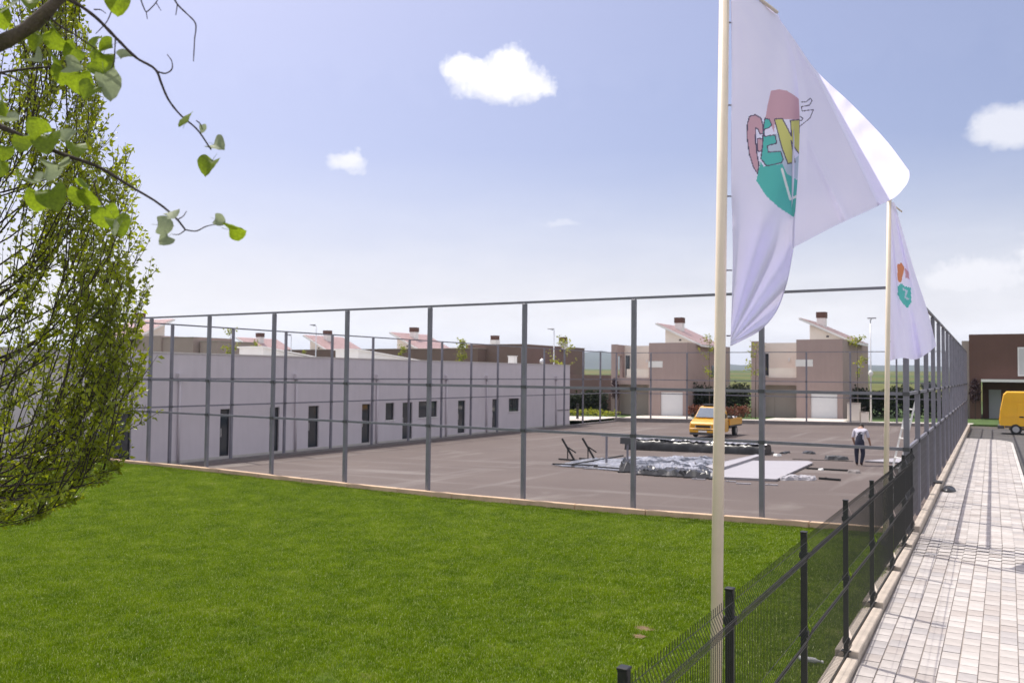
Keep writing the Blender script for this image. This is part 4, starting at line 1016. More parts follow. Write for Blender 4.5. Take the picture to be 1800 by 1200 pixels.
branch([(246, -6), (252, 12), (257, 21), (266, 14), (276, 2), (280, -8)], 2.6, 1.5, M_bark)
branch([(257, 21), (259, 34)], 2, 1.2, M_bark); branch([(275, 6), (283, 19)], 2, 1.2, M_bark)
branch([(300, -14), (312, 8), (330, 26), (343, 40), (342, 70), (340, 108)], 3.4, 1.6, M_bark); branch([(312, 8), (309, 27)], 2.4, 1.4, M_bark)
branch([(164, 318), (172, 345), (186, 368)], 3, 1.8, M_bark)
branch([(345, 212), (352, 218), (356, 228)], 2.4, 1.6, M_bark)
def heart_mesh(fold, cup, m):
    b = MB(); out = []
    n = 18
    for i in range(n + 1):
        t = i / n; y = -0.12 * math.exp(-((t - .12) / .09) ** 2) + t; w = .54 * max(0, math.sin(math.pi * min(1, (t * .97 + .03) ** .72))) ** .62 * (1 - .12 * t) if t < .93 else .54 * .30 * (1 - t) / .07 * .6
        w = max(w, 0)
        out.append((w, y - .05))
    out[0] = (0.02, .06)
    k = [0]
    vs_, fs = [], []
    for i, (w, y) in enumerate(out):
        ym = y if i else .06
        for q, s in enumerate((-1, -.5, 0, .5, 1)):
            z = fold * abs(s) * w + cup * (y - .4) ** 2 + .012 * math.sin(i * 1.3 + s * 3)
            vs_.append((s * w, y if abs(s) > .6 else max(y, .06) if i < 4 else y, z))
    for i in range(n):
        for q in range(4):
            a = i * 5 + q; fs.append((a, a + 1, a + 6, a + 5))
    b.add(vs_, fs); b.tube([(0, -.32, -.03), (0, -.1, .0), (0, .1, .004)], .011, 4)
    return b.mesh('leaf', m, smooth=True, fix=False)
LM = [heart_mesh(f, c, m) for m in (M_leafbig, M_leafpale) for f, c in ((.25, -.25), (-.2, .3), (.55, -.45), (.8, .2))]
rl = random.Random(8)
LV = [(330, 208, 40, 0, 10, 0), (382, 256, 42, 1, 115, 2), (368, 292, 48, 0, 200, 2), (290, 396, 40, 1, 95, 1), (303, 375, 32, 1, 60, 1), (290, 421, 30, 1, 215, 2), (386, 388, 26, 1, 110, 2), (414, 405, 48, 0, 100, 0),
      (208, 6, 50, 0, 190, 2), (66, 72, 48, 0, 200, 0), (104, 66, 60, 0, 140, 2), (126, 92, 44, 0, 210, 0), (166, 76, 36, 0, 30, 0), (186, 84, 40, 0, 250, 2), (178, 106, 46, 0, 190, 0),
      (196, 116, 46, 0, 160, 0), (190, 150, 62, 1, 170, 1), (143, 146, 58, 0, 180, 0), (158, 160, 44, 0, 210, 2), (98, 108, 42, 0, 120, 0), (110, 132, 44, 0, 190, 0), (64, 102, 40, 1, 120, 2), (128, 118, 40, 1, 100, 2),
      (222, 100, 34, 1, 70, 2), (170, 122, 40, 0, 280, 2), (6, 186, 60, 0, 150, 2), (64, 224, 46, 0, 330, 0), (82, 250, 58, 0, 170, 0), (38, 252, 40, 0, 180, 1), (122, 240, 38, 1, 40, 2), (134, 262, 40, 0, 160, 0),
      (92, 296, 46, 1, 100, 2), (34, 310, 30, 0, 180, 0), (62, 322, 44, 1, 100, 3), (66, 352, 50, 0, 190, 0), (94, 348, 60, 0, 150, 0), (138, 346, 42, 0, 185, 1), (160, 348, 46, 0, 140, 0), (184, 380, 56, 0, 180, 0),
      (208, 396, 48, 0, 150, 2), (208, 404, 30, 1, 190, 3), (6, 268, 38, 0, 180, 0), (2, 296, 40, 0, 200, 1), (16, 10, 50, 1, 200, 1), (2, 32, 48, 0, 180, 0), (50, 4, 44, 0, 150, 2), (-30, 60, 60, 0, 180, 0), (-40, 240, 60, 0, 160, 1), (-60, 150, 60, 1, 190, 0), (-20, 340, 55, 0, 200, 2), (116, 292, 34, 1, 230, 3), (352, 226, 20, 1, 180, 3), (20, 214, 40, 1, 90, 3), (150, 320, 32, 0, 150, 3)]
for (x, y, s, pale_, deg, shape) in LV:
    o = bpy.data.objects.new('leaf', LM[(4 if pale_ else 0) + shape]); COL.objects.link(o); o.parent = ob
    size = s * mm * 0.84; depth = DB + rl.uniform(-.15, .15)
    # deg: direction of the tip in the picture, 0 = up, clockwise; then some tilt
    a = RAD(deg); tip = CU * math.cos(a) + CR * math.sin(a); nrm = -CF
    tip = (tip + CF * rl.uniform(-.7, .7)).normalized(); side = tip.cross(nrm).normalized(); nn = side.cross(tip)
    ax = rl.uniform(-.95, .95) if shape != 3 else rl.choice([-1.1, 1.1]); rot = Matrix.Rotation(ax, 3, tip); side = rot @ side; nn = rot @ nn
    c = pt(x, y, depth) - tip * size * .42 - Vector(ob.location)
    o.matrix_local = Matrix(((side.x * size, tip.x * size, nn.x * size, c.x), (side.y * size, tip.y * size, nn.y * size, c.y), (side.z * size, tip.z * size, nn.z * size, c.z), (0, 0, 0, 1)))

# thin staked saplings
def sapling(label, base, top_z, spread, nleaf, seed, size=.21, dense=1.2):
    r = random.Random(seed); t = thing('sapling', label, 'tree', base, group='young street trees'); base = Vector(base); H = top_z - base.z
    pts = [base, base + Vector((r.uniform(-.05, .05), 0, H * .35)), base + Vector((r.uniform(-.1, .1), 0, H * .7)), base + Vector((r.uniform(-.1, .1), 0, H * .97))]
    MB().tube(pts, [.05, .042, .026, .008], 6).build('trunk', M_bark2, t, smooth=True, world=True)
    b = MB(); lf = MB()
    for i in range(max(5, int(nleaf / 22))):
        f = r.uniform(.45, .98); p = base.lerp(pts[-1], f); a = r.uniform(0, 6.283); ln = spread * (1.15 - f) * r.uniform(.7, 1.5) + .15
        e = p + Vector((math.cos(a) * ln, math.sin(a) * ln, ln * r.uniform(.4, 1.1))); e.z = min(e.z, top_z)
        bp_ = bez(p, p.lerp(e, .5) + Vector((0, 0, -.06)), e, 5); b.tube(bp_, [.014, .011, .009, .006, .003], 4, caps=False)
        for k in range(int(22 * dense)):
            q = bp_[min(4, int(r.uniform(1.2, 4.99)))] + Vector((r.gauss(0, .13), r.gauss(0, .13), r.gauss(0, .13))); leaf_at(lf, q, size * r.uniform(.6, 1.2), r, .7)
    b.build('branch', M_bark2, t, world=True, fix=False)
    lf.build('crown', M_sapleaf, t, world=True, fix=False)['kind'] = 'stuff'
def sap(label, px, ptop, Y, spread, nl, seed, **k):
    q = aty(px, ptop, Y); sapling(label, (q.x, q.y, ZP(q.x)), q.z, spread, nl, seed, **k)
sap('sapling in front of the first mauve house, behind the pickup', 1248, 585, 53.0, 1.2, 190, 31)
sap('sapling entwined with the lamp post at the back of the court', 1508, 590, 53.4, 1.9, 200, 32)
sap('sapling just right of the near flagpole by the second house', 1328, 596, 53.0, 1.3, 150, 33)
sap('sapling standing at the far end of the white building', 990, 592, 47.0, 1.6, 230, 34)
sap('dense little tree above the middle of the white parapet', 812, 592, 49.0, .55, 420, 35, dense=1.4)
sap('leafy young tree top above the parapet, third fence post from the left', 404, 570, 26.0, .7, 260, 36, dense=1.3)
sap('bright low tree top over the parapet left of the fifth fence bay', 446, 598, 26.0, .6, 320, 37, dense=1.4)
sap('slim tree top over the parapet below the pink roof', 710, 600, 49.0, .5, 240, 38, dense=1.3)
sap('small pale treetop peeping over the parapet near the left lamp', 537, 612, 49.0, .6, 120, 39)

def hedge(label, x0, x1, y0, y1, z0, h, m, seed, n, size=.28, cat='hedge', name='hedge', group=None):
    r = random.Random(seed); t = thing(name, label, cat, ((x0 + x1) / 2, (y0 + y1) / 2, z0), group=group); lf = MB()
    for i in range(n):
        x = r.uniform(x0, x1); f = r.random() ** .6; y = y0 + (y1 - y0) * abs(r.gauss(0, .35)) if r.random() < .6 else r.uniform(y0, y1)
        z = z0 + h * f * (1 + .12 * math.sin(x * 1.3 + seed) + .08 * r.gauss(0, 1)); leaf_at(lf, (x, y, z), size * r.uniform(.6, 1.3), r, .75)
    lf.build('foliage', m, t, world=True, fix=False)['kind'] = 'stuff'
    b = MB()
    for i in range(max(2, int((x1 - x0) / .9))):
        x = x0 + (x1 - x0) * (i + .5) / max(2, int((x1 - x0) / .9)); b.tube([(x, (y0 + y1) / 2, z0), (x + .1, (y0 + y1) / 2, z0 + h * .8)], [.05, .02], 5)
    b.build('stem', M_bark, t, world=True)
HB = 60.0
hedge('dark clipped hedge between the brown house and the first mauve house', -43, -33.6, 55.5, 57, ZP(-38), 2.1, M_hedge, 3, 4800)
hedge('dark hedge between the two mauve houses', -26.0, -20.5, 58, 60.5, ZP(-22), 2.5, M_hedge, 4, 3800)
hedge('dark hedge right of the second mauve house behind the lamp post', -11.5, -3.0, 60.5, 62.5, ZP(-7), 2.3, M_hedge, 5, 4800)
hedge('russet flowering shrubs beside the white garage door', -24.9, -23.4, 55.0, 56.2, ZP(-24), 1.0, M_flower, 6, 420, .2, 'shrub', 'shrub')
hedge('russet shrubs behind the bed of the pickup', -22.2, -19.4, 54.8, 56.4, ZP(-21), 1.0, M_flower, 7, 600, .22, 'shrub', 'shrub')
hedge('low yellow-green plants beyond the end of the white building', -37.5, -31.0, 52.4, 54.2, ZP(-34), .55, M_sapleaf, 8, 700, .2, 'plants', 'garden_plants')
def topiary(label, q, z0, h, rad, seed):
    r = random.Random(seed); t = thing('purple_tree', label, 'shrub', q); lf = MB(); q = Vector(q)
    MB().tube([q, q + Vector((.03, 0, z0 - q.z + h * .6))], [.05, .02], 6).build('trunk', M_bark, t, world=True)
    for i in range(520):
        a = r.uniform(0, 6.283); rr2 = rad * math.sqrt(r.random()); zz = r.random(); k = math.sin(math.pi * min(.97, zz * .75 + .2)) ** .7
        leaf_at(lf, (q.x + rr2 * k * math.cos(a), q.y + rr2 * k * math.sin(a), z0 + h * zz), .17 * r.uniform(.6, 1.2), r, .7)
    lf.build('crown', M_purple, t, world=True, fix=False)['kind'] = 'stuff'
q = aty(1081, 700, 55.9); topiary('small purple-leaved tree by the left pier of the first mauve house', (q.x, 55.9, ZP(q.x)), aty(1081, 700, 55.9).z, 1.95, .42, 11)
q = aty(1714, 700, 59.8); topiary('small purple-leaved tree against the dark brown house', (q.x, 59.8, -.22), aty(1714, 706, 59.8).z, 1.9, .45, 12)
# distant field trees and bushes
rf = random.Random(77)
for i, (az, dist, lab) in enumerate(((-10, 240, 'dark field bush nearest the second mauve house'), (-9.3, 250, 'dark field bush just right of the tall lamp post'), (-5.4, 330, 'dark bush in the field behind the street side of the frame'), (-31, 300, 'dark field bush beyond the end of the white building'), (-21.5, 420, 'dark field bush seen between the two mauve houses'))):
    x, y = CAM.x + dist * math.sin(RAD(az)), CAM.y + dist * math.cos(RAD(az)); z = ground_z(x, y); lf = MB(); t = thing('field_bush', lab, 'bush', (x, y, z), group='bushes in the fields')
    for k in range(420):
        d = Vector((rf.gauss(0, 1), rf.gauss(0, 1), rf.gauss(0, 1))).normalized() * rf.uniform(.4, 1)
        leaf_at(lf, (d.x * 2.6, d.y * 2.6, 1.7 + d.z * 1.9), .9, rf, .8)
    lf.build('crown', M_hedge, t, fix=False)['kind'] = 'stuff'; MB().tube([(0, 0, -.3), (0, 0, 2)], .15, 6).build('trunk', M_bark, t)

# ------------------------------------------------------------------ street furniture
def lamp_post(label, base, h, arm, arm_dir):
    t = thing('lamp_post', label, 'street lamp', base, group='street lamps')
    MB().tube([(0, 0, 0), (0, 0, h * .5), (0, 0, h)], [.075, .06, .04], 10).build('pole', M_alu, t, smooth=True)
    MB().bar((0, 0, h), (arm * arm_dir[0], arm * arm_dir[1], h + .06), .05).build('arm', M_steel, t)
    hd = MB(); cx_, cy_ = arm * arm_dir[0], arm * arm_dir[1]; hd.box(cx_ - .32, cx_ + .32, cy_ - .13, cy_ + .13, h + .09, h + .17)
    hd.build('lamp_head', M_steel, t, bevel=.02)
    return t
q = aty(1530, 562, 51.6); l1 = lamp_post('tall lamp post at the back right of the court', (q.x, q.y, ZP(q.x)), q.z - ZP(q.x), .1, (1, 0))
MB().tube([(0, 0, aty(1530, 656, 51.6).z - .25 - ZP(q.x)), (0, 0, aty(1530, 656, 51.6).z - ZP(q.x)), (0, 0, aty(1530, 656, 51.6).z - ZP(q.x) + .25)], [.08, .2, .08], 12).build('globe_lamp', M_white, l1, smooth=True)
q = aty(974, 580, 52.5); lamp_post('lamp post rising behind the far end of the white building', (q.x, q.y, ZP(q.x)), q.z - ZP(q.x), .35, (-1, 0))
q = aty(556, 573, 44); lamp_post('taller of the two lamp posts seen above the left parapet', (q.x, q.y, ZP(q.x)), q.z - ZP(q.x), .5, (-1, 0))
q = aty(512, 590, 47); lamp_post('shorter lamp post left of the chimney above the parapet', (q.x, q.y, ZP(q.x)), q.z - ZP(q.x), .4, (-1, 0))
q = aty(1502, 744, 50.9); cb_ = thing('utility_cabinet', 'tall beige utility cabinet on the pavement behind the court', 'cabinet', (q.x, 50.9, ZP(q.x)))
hb2 = aty(1502, 709, 50.9).z - ZP(q.x)
MB().box(-.5, .42, -.2, .25, .1, hb2).build('body', M_cream, cb_, bevel=.02); MB().box(-.46, .38, -.22, -.202, .2, hb2 - .1).build('door', M_cream, cb_); MB().box(-.53, .45, -.24, .28, hb2 + .003, hb2 + .06).build('lid', M_taupe, cb_); MB().box(-.52, .44, -.22, .27, 0, .1).build('plinth', M_conc, cb_)
q2 = aty(1520, 740, 50.9); c2 = thing('meter_box', 'small beige meter box right of the utility cabinet', 'cabinet', (q2.x, 50.9, ZP(q2.x)))
MB().box(-.28, .28, -.15, .2, 0, .75).build('body', M_cream, c2, bevel=.02); MB().box(-.31, .31, -.18, .23, .753, .8).build('lid', M_taupe, c2)
q = aty(1015, 738, 47); bd = thing('bollard', 'short black post beside the end of the white building', 'bollard', (q.x, 47, ZP(q.x)))
MB().box(-.09, .09, -.09, .09, 0, 1.25).build('post', M_dark, bd, bevel=.01); MB().box(-.12, .12, -.12, .12, 1.253, 1.32).build('cap', M_dark, bd)

# ------------------------------------------------------------------ yellow pickup on the court
tk = thing('pickup_truck', 'orange-yellow flatbed pickup parked on the court facing the camera', 'truck', (-15.05, 30.4, ZC(-15.05)))
def wheel(par, x, y, r, w, s):
    t = MB(); t.disc_cyl((x, y, r), (1, 0, 0), r, w, 20); o = t.build('wheel', M_black, par, bevel=.02)
    m = MB(); m.disc_cyl((x + s * (w / 2 + .004), y, r), (1, 0, 0), r * .6, .012, 16); m.build('rim', M_rim, o)
def loft(sections, name, m, par, **kw):
    b = MB(); n = len(sections[0]); k = 0
    for s in sections: b.v += [tuple(p) for p in s]
    for i in range(len(sections) - 1):
        for j in range(n): b.f.append((i * n + j, i * n + (j + 1) % n, (i + 1) * n + (j + 1) % n, (i + 1) * n + j)); b.mi.append(0)
    b.f.append(tuple(range(n))); b.mi.append(0); b.f.append(tuple((len(sections) - 1) * n + j for j in reversed(range(n)))); b.mi.append(0)
    return b.build(name, m, par, **kw)
def sect(y, hw_b, hw_m, hw_t, zb, zm, zt): return [(-hw_b, y, zb), (hw_b, y, zb), (hw_m, y, zm), (hw_t, y, zt), (-hw_t, y, zt), (-hw_m, y, zm)]
loft([sect(.0, .80, .84, .78, .42, .62, .86), sect(.12, .88, .92, .86, .34, .66, .98), sect(.75, .90, .93, .88, .32, .9, 1.16), sect(1.0, .91, .93, .88, .32, .95, 1.20), sect(2.15, .91, .93, .88, .32, .95, 1.18), sect(2.2, .91, .92, .86, .34, .95, 1.16)], 'cab_body', M_yellow, tk, bevel=.03)
loft([sect(.82, .84, .84, .82, 1.17, 1.2, 1.24), sect(1.45, .84, .80, .70, 1.17, 1.55, 1.86), sect(1.7, .84, .79, .68, 1.17, 1.6, 1.92), sect(2.12, .84, .79, .68, 1.17, 1.6, 1.90), sect(2.18, .83, .78, .66, 1.17, 1.6, 1.86)], 'cab_roof', M_yellow, tk, bevel=.03)
MB().hexa([(-.76, .80, 1.25), (.76, .80, 1.25), (.76, .90, 1.25), (-.76, .90, 1.25)], [(-.66, 1.365, 1.82), (.66, 1.365, 1.82), (.66, 1.45, 1.82), (-.66, 1.45, 1.82)]).build('windscreen', mat('sky_blue_windscreen', (0.10, 0.15, 0.20), 0.05, 0.2, 1.0, spec=1.0), tk)  # bluish base colour paints in the reflected sky
for s in (-1, 1):
    MB().hexa([(s * .83, 1.18, 1.24), (s * .845, 1.18, 1.24), (s * .845, 2.0, 1.24), (s * .83, 2.0, 1.24)], [(s * .735, 1.55, 1.78), (s * .75, 1.55, 1.78), (s * .75, 2.0, 1.78), (s * .735, 2.0, 1.78)]).build('side_window', M_glass, tk)
    hl = MB(); hl.hexa([(s * .46, -.015, .63), (s * .80, .06, .64), (s * .80, .1, .64), (s * .46, .03, .63)], [(s * .46, -.005, .80), (s * .79, .07, .80), (s * .79, .11, .80), (s * .46, .04, .80)]); hl.build('headlight', M_lamp, tk)
    MB().box(s * .93 if s > 0 else -1.13, 1.13 if s > 0 else -.93, 1.0, 1.1, 1.22, 1.45).build('mirror', M_black, tk, bevel=.02)
    wheel(tk, s * .80, .95, .32, .2, s); wheel(tk, s * .82, 3.75, .32, .22, s)
    MB().box(s * .9 - (.02 if s < 0 else 0), s * .9 + (.02 if s > 0 else 0), .6, 1.3, .3, .7).build('wheel_arch', M_black, tk)
MB().box(-.45, .45, -.03, .02, .66, .78).build('grille', M_black, tk)
MB().box(-.86, .86, -.07, .05, .34, .60).build('bumper', M_yellow, tk, bevel=.03); MB().box(-.62, .62, -.075, -.071, .50, .56).build('bumper_slot', M_black, tk)
MB().box(-.84, .84, -.06, .06, .20, .335).build('bumper_skirt', M_plastic, tk, bevel=.02); MB().box(-.26, .26, -.09, -.078, .36, .47).build('number_plate', M_white, tk)
MB().box(-.55, .55, 1.55, 2.1, 1.95, 2.03).build('roof_rack', M_plastic, tk)
MB().box(-.95, .95, 2.3, 4.9, .62, .72).build('bed_floor', M_plastic, tk)
for x0, x1, y0, y1 in ((-.97, -.93, 2.3, 4.9), (.93, .97, 2.3, 4.9), (-.93, .93, 2.3, 2.34), (-.93, .93, 4.86, 4.9)): MB().box(x0, x1, y0, y1, .723, 1.12).build('bed_side', M_yellow, tk)
MB().box(-.5, .5, 1.9, 4.8, .45, .618).build('chassis', M_black, tk)
for lab, x, y, sx, sy, sz, m in (('dark crate riding in the bed of the pickup', .55, 3.0, .6, .7, .55, M_plastic), ('grey bundle lying on the rear of the pickup bed', .3, 4.2, .9, .8, .5, M_alu)):
    t = thing('cargo', lab, 'cargo', (tk.location.x + x, tk.location.y + y, tk.location.z + .722)); MB().box(-sx / 2, sx / 2, -sy / 2, sy / 2, .003, sz).build('load', m, t, bevel=.05); MB().box(-sx / 2 - .01, sx / 2 + .01, -.05, .05, .01, sz + .012).build('strap', M_black, t)

for s_ in (-1, 1):
    MB().box(s_ * .945 - .006, s_ * .945 + .006, 1.28, 1.30, .40, 1.16).build('door_seam', M_black, tk); MB().box(s_ * .945 - .006, s_ * .945 + .006, 2.08, 2.10, .40, 1.16).build('door_seam', M_black, tk)
    MB().box(s_ * .95 - .012, s_ * .95 + .012, 1.95, 2.05, .98, 1.02).build('door_handle', M_black, tk)
MB().bar((-.55, .76, 1.225), (.1, .84, 1.27), .02, .015).build('wiper', M_black, tk); MB().bar((.0, .76, 1.225), (.6, .84, 1.27), .02, .015).build('wiper', M_black, tk)
# ------------------------------------------------------------------ yellow van at the right edge
vn = thing('delivery_van', 'bright yellow high-roofed delivery van on the cross street', 'van', (.28, 44.2, -.362))
prof = [(0.06, .42), (.0, .9), (.06, 1.6), (.25, 2.62), (.42, 2.80), (3.6, 2.82), (3.95, 2.70), (4.55, 1.65), (5.25, 1.2), (5.35, .6), (5.3, .40)]
secs = []
for yy, kx, kz in ((0.0, .985, .97), (.06, 1.0, .995), (.12, 1.0, 1.0), (1.88, 1.0, 1.0), (1.94, 1.0, .995), (2.0, .985, .97)): secs.append([(2.65 + (x - 2.65) * kx, yy, .42 + (z - .42) * kz) for x, z in prof])
loft(secs, 'body', M_yellow2, vn, smooth=False)
MB().box(1.05, 2.55, -.03, -.004, .55, 2.0).build('sliding_door', M_yellow2, vn, bevel=.01)
MB().box(1.75, 2.45, -.045, -.032, 1.25, 1.85).build('door_window', M_glass, vn); MB().box(1.15, 1.4, -.06, -.032, 1.12, 1.2).build('door_handle', M_black, vn)
MB().box(.1, 1.02, -.025, -.003, 1.14, 1.2).build('side_moulding', M_yellow2, vn); MB().box(.3, 3.4, -.025, -.003, 2.15, 2.2).build('roof_gutter', M_yellow2, vn)
MB().box(-.1, .3, -.02, 2.02, .36, .58).build('rear_bumper', M_plastic, vn, bevel=.03); MB().box(.55, 4.4, .02, 1.98, .3, .42).build('underbody', M_black, vn); MB().box(.32, 5.0, -.012, -.002, .44, .56).build('sill_trim', M_plastic, vn)
for x in (.95, 4.3):
    for yy, s in ((.08, -1), (1.92, 1)):
        t = MB(); t.disc_cyl((x, yy, .34), (0, 1, 0), .34, .22, 20); o = t.build('wheel', M_black, vn, bevel=.02); m = MB(); m.disc_cyl((x, yy + s * .118, .34), (0, 1, 0), .2, .012, 14); m.build('rim', M_rim, o)
MB().box(-.012, .03, .1, .3, .7, 1.1).build('tail_light', mat('red_lens', (.35, .02, .02), .2, .1, 6), vn)
MB().hexa([(4.62, .2, 1.62), (4.62, 1.8, 1.62), (4.66, 1.8, 1.62), (4.66, .2, 1.62)], [(4.05, .3, 2.6), (4.05, 1.7, 2.6), (4.09, 1.7, 2.6), (4.09, .3, 2.6)]).build('windscreen', M_glass, vn)

# ------------------------------------------------------------------ worker
pq = atz(1511, 818, ZC(-3.9))
ps = thing('person', 'worker seen from behind, stooping, in white shirt and dark overalls', 'person', tuple(pq))
def skin_person():
    V = [(0, 0, .90, .15, .12), (0, .04, 1.08, .16, .12), (0, .12, 1.26, .18, .13), (0, .24, 1.40, .20, .13), (0, .34, 1.48, .065, .065), (0, .42, 1.52, .085, .095), (0, .49, 1.55, .085, .1), (0, .55, 1.52, .05, .06),
         (-.10, 0, .84, .115, .115), (-.12, .04, .46, .085, .09), (-.10, -.02, .09, .06, .06), (-.11, .14, .045, .045, .035),
         (.10, 0, .84, .115, .115), (.13, .03, .46, .085, .09), (.07, -.05, .09, .06, .06), (.08, .11, .045, .045, .035),
         (-.22, .25, 1.37, .085, .085), (-.29, .20, 1.10, .055, .055), (-.25, .36, .86, .036, .036), (-.24, .40, .78, .03, .04),
         (.22, .25, 1.37, .085, .085), (.31, .22, 1.10, .055, .055), (.35, .33, .87, .036, .036), (.36, .36, .79, .03, .04)]
    E_ = [(0, 1), (1, 2), (2, 3), (3, 4), (4, 5), (5, 6), (6, 7), (0, 8), (8, 9), (9, 10), (10, 11), (0, 12), (12, 13), (13, 14), (14, 15), (3, 16), (16, 17), (17, 18), (18, 19), (3, 20), (20, 21), (21, 22), (22, 23)]
    for hx, hy, hz, sgn in ((-.24, .40, .78, -1), (.36, .36, .79, 1)):
        hi = 19 if sgn < 0 else 23
        for k, (dx, ln) in enumerate(((-.024, .075), (-.008, .09), (.009, .085), (.025, .065))):
            V.append((hx + dx, hy + .02, hz - .05, .009, .009)); V.append((hx + dx, hy + .035, hz - .05 - ln * .5, .008, .008)); V.append((hx + dx, hy + .03, hz - .05 - ln, .006, .006)); n = len(V); E_ += [(hi, n - 3), (n - 3, n - 2), (n - 2, n - 1)]
        V.append((hx - sgn * .035, hy + .03, hz - .03, .01, .01)); V.append((hx - sgn * .04, hy + .05, hz - .065, .008, .008)); n = len(V); E_ += [(hi, n - 2), (n - 2, n - 1)]
    me = bpy.data.meshes.new('body'); me.from_pydata([v[:3] for v in V], E_, []); o = bpy.data.objects.new('body', me); COL.objects.link(o)
    sm = o.modifiers.new('s', 'SKIN')
    for i, v in enumerate(V): me.skin_vertices[0].data[i].radius = v[3:5]
    me.skin_vertices[0].data[0].use_root = True
    ss = o.modifiers.new('d', 'SUBSURF'); ss.levels = 2; ss.render_levels = 2
    bpy.context.view_layer.update()
    ev = o.evaluated_get(bpy.context.evaluated_depsgraph_get()); m2 = bpy.data.meshes.new_from_object(ev); bpy.data.objects.remove(o)
    return m2
body = skin_person()
M_skin = mat('skin', (.36, .21, .15), .6, .08, 8); M_shirt = mat('white_shirt', (.50, .48, .55), .85, .06, 6); M_over = mat('dark_overalls', (.022, .024, .045), .85, .2, 6); M_hair = mat('dark_hair', (.02, .015, .012), .7, .2, 20); M_boot = mat('brown_boot', (.06, .025, .02), .6, .2, 10)
body.materials.clear()
for m in (M_skin, M_shirt, M_over, M_boot): body.materials.append(m)
for f in body.polygons:
    c = f.center
    if c.z < .11: k = 3
    elif c.z < .95 and abs(c.x) < .2 and c.y < .25: k = 2
    elif abs(c.x) < .13 - .30 * (c.z - 1.1) and c.z < 1.34 and c.y < .22: k = 2
    elif abs(c.x) > .2 and c.z < 1.12: k = 0
    elif c.z > 1.47 and abs(c.x) < .12: k = 0
    else: k = 1
    f.material_index = k; f.use_smooth = True
bo = bpy.data.objects.new('body', body); COL.objects.link(bo); bo.parent = ps
hr = MB(); R_ = []
for i in range(7):
    th = math.pi * .62 * i / 6; R_.append([(.098 * math.sin(th) * math.cos(a), .46 + .118 * math.sin(th) * math.sin(a), 1.545 + .118 * math.cos(th)) for a in np.linspace(0, 2 * math.pi, 17)])
hr.grid(R_); hr.build('hair', M_hair, ps, smooth=True, fix=False)

# ------------------------------------------------------------------ materials and litter on the court
M_foil = mat('silvery_film', (.06, .06, .065), .3, .18, 1.3, metal=.4, col2=(.46, .46, .49))
M_film = mat('black_film', (.03, .03, .032), .35, .25, 3.0)
M_sheet = mat('grey_white_sheet', (.36, .345, .37), .6, .05, 1.0)
def cz(x): return ZC(x)
def gpt(px, pyy): 
    q = atz(px, pyy, ZC(-10)); q = atz(px, pyy, ZC(q.x)); return atz(px, pyy, ZC(q.x))
# long roll / folded film wall
a, b_ = gpt(1098, 790), gpt(1344, 800)
rl_ = thing('film_roll', 'long black roll with crumpled silver film on top lying on the court', 'roll', tuple((a + b_) / 2))
d = (b_ - a).normalized(); nrm = Vector((-d.y, d.x, 0)).normalized(); rw_ = random.Random(9); rows_ = []; rows_top = []
for i in range(61):
    t = i / 60; c = a.lerp(b_, t); h = .62 * (1 - .25 * t) * (1 + .05 * math.sin(i * .5)) ; w_ = .95; cut = []
    for k in range(15):
        th = math.pi * k / 14; y_ = -math.cos(th) * w_ * .5; z_ = math.sin(th) ** .45 * h
        cut.append(c + nrm * (y_ + w_ * .5 + .02 * rw_.gauss(0, 1)) + Vector((0, 0, max(z_ + .018 * rw_.gauss(0, 1), 0) if 0 < k < 14 else 0)))
    rows_.append(cut)
b = MB(); b.grid(rows_)
for e_ in (0, 60): b.add(rows_[e_], [tuple(range(15))])
b.build('roll_body', M_film, rl_, world=True, smooth=True)
b = MB(); b.grid([[p + Vector((0, 0, .02 + .03 * abs(rw_.gauss(0, 1)))) - nrm * (.06 if k == 0 else 0) for k, p in enumerate(r_[4:13])] for r_ in rows_]); b.build('silver_film', M_foil, rl_, world=True, fix=False)
# crumpled tarpaulin
def crumple(name, label, cat, corners, nu, nv, amp, seed, m, base=.03, group=None, sol=0.0):
    A, B, C_, D_ = [gpt(*c) for c in corners]; r = random.Random(seed); t = thing(name, label, cat, tuple((A + B + C_ + D_) / 4)); ph = [(r.uniform(2, 9), r.uniform(2, 9), r.uniform(0, 6.28), r.uniform(.3, 1)) for _ in range(9)]
    R = []
    for i in range(nv):
        v = i / (nv - 1); rw = []
        for j in range(nu):
            u = j / (nu - 1); p = A.lerp(B, u).lerp(D_.lerp(C_, u), v); z = sum(w * abs(math.sin(f1 * u * 3 + f2 * v * 3 + p0)) for f1, f2, p0, w in ph) / 4 * amp
            e = min(u, v, 1 - u, 1 - v); edge = .12 * (r.gauss(0, 1)) if e == 0 else 0
            rw.append(Vector((p.x + edge, p.y + edge * .7, cz(p.x) + base + (z * min(1, e * 8) if amp > .02 else z) + amp * .12 * r.gauss(0, 1) * (e > 0))))
        R.append(rw)
    b = MB(); b.grid(R)
    low = [[Vector((p.x, p.y, cz(p.x) + .004)) for p in rw] for rw in (R[0], R[-1])]
    b.grid([low[0], R[0]]); b.grid([R[-1], low[1]]); b.grid([[Vector((rw[0].x, rw[0].y, cz(rw[0].x) + .004)), rw[0]] for rw in R]); b.grid([[rw[-1], Vector((rw[-1].x, rw[-1].y, cz(rw[-1].x) + .004))] for rw in R])
    return t, b, m
t, b, m = crumple('tarpaulin', 'crumpled silver and black film spread out beside the roll', 'tarpaulin', [(1085, 806), (1262, 806), (1262, 838), (1112, 830)], 46, 24, .13, 3, M_foil)
b.mi = [1 if random.Random(i // 7).random() < .33 else 0 for i in range(len(b.f))]; b.build('film', [M_foil, M_film], t, world=True)
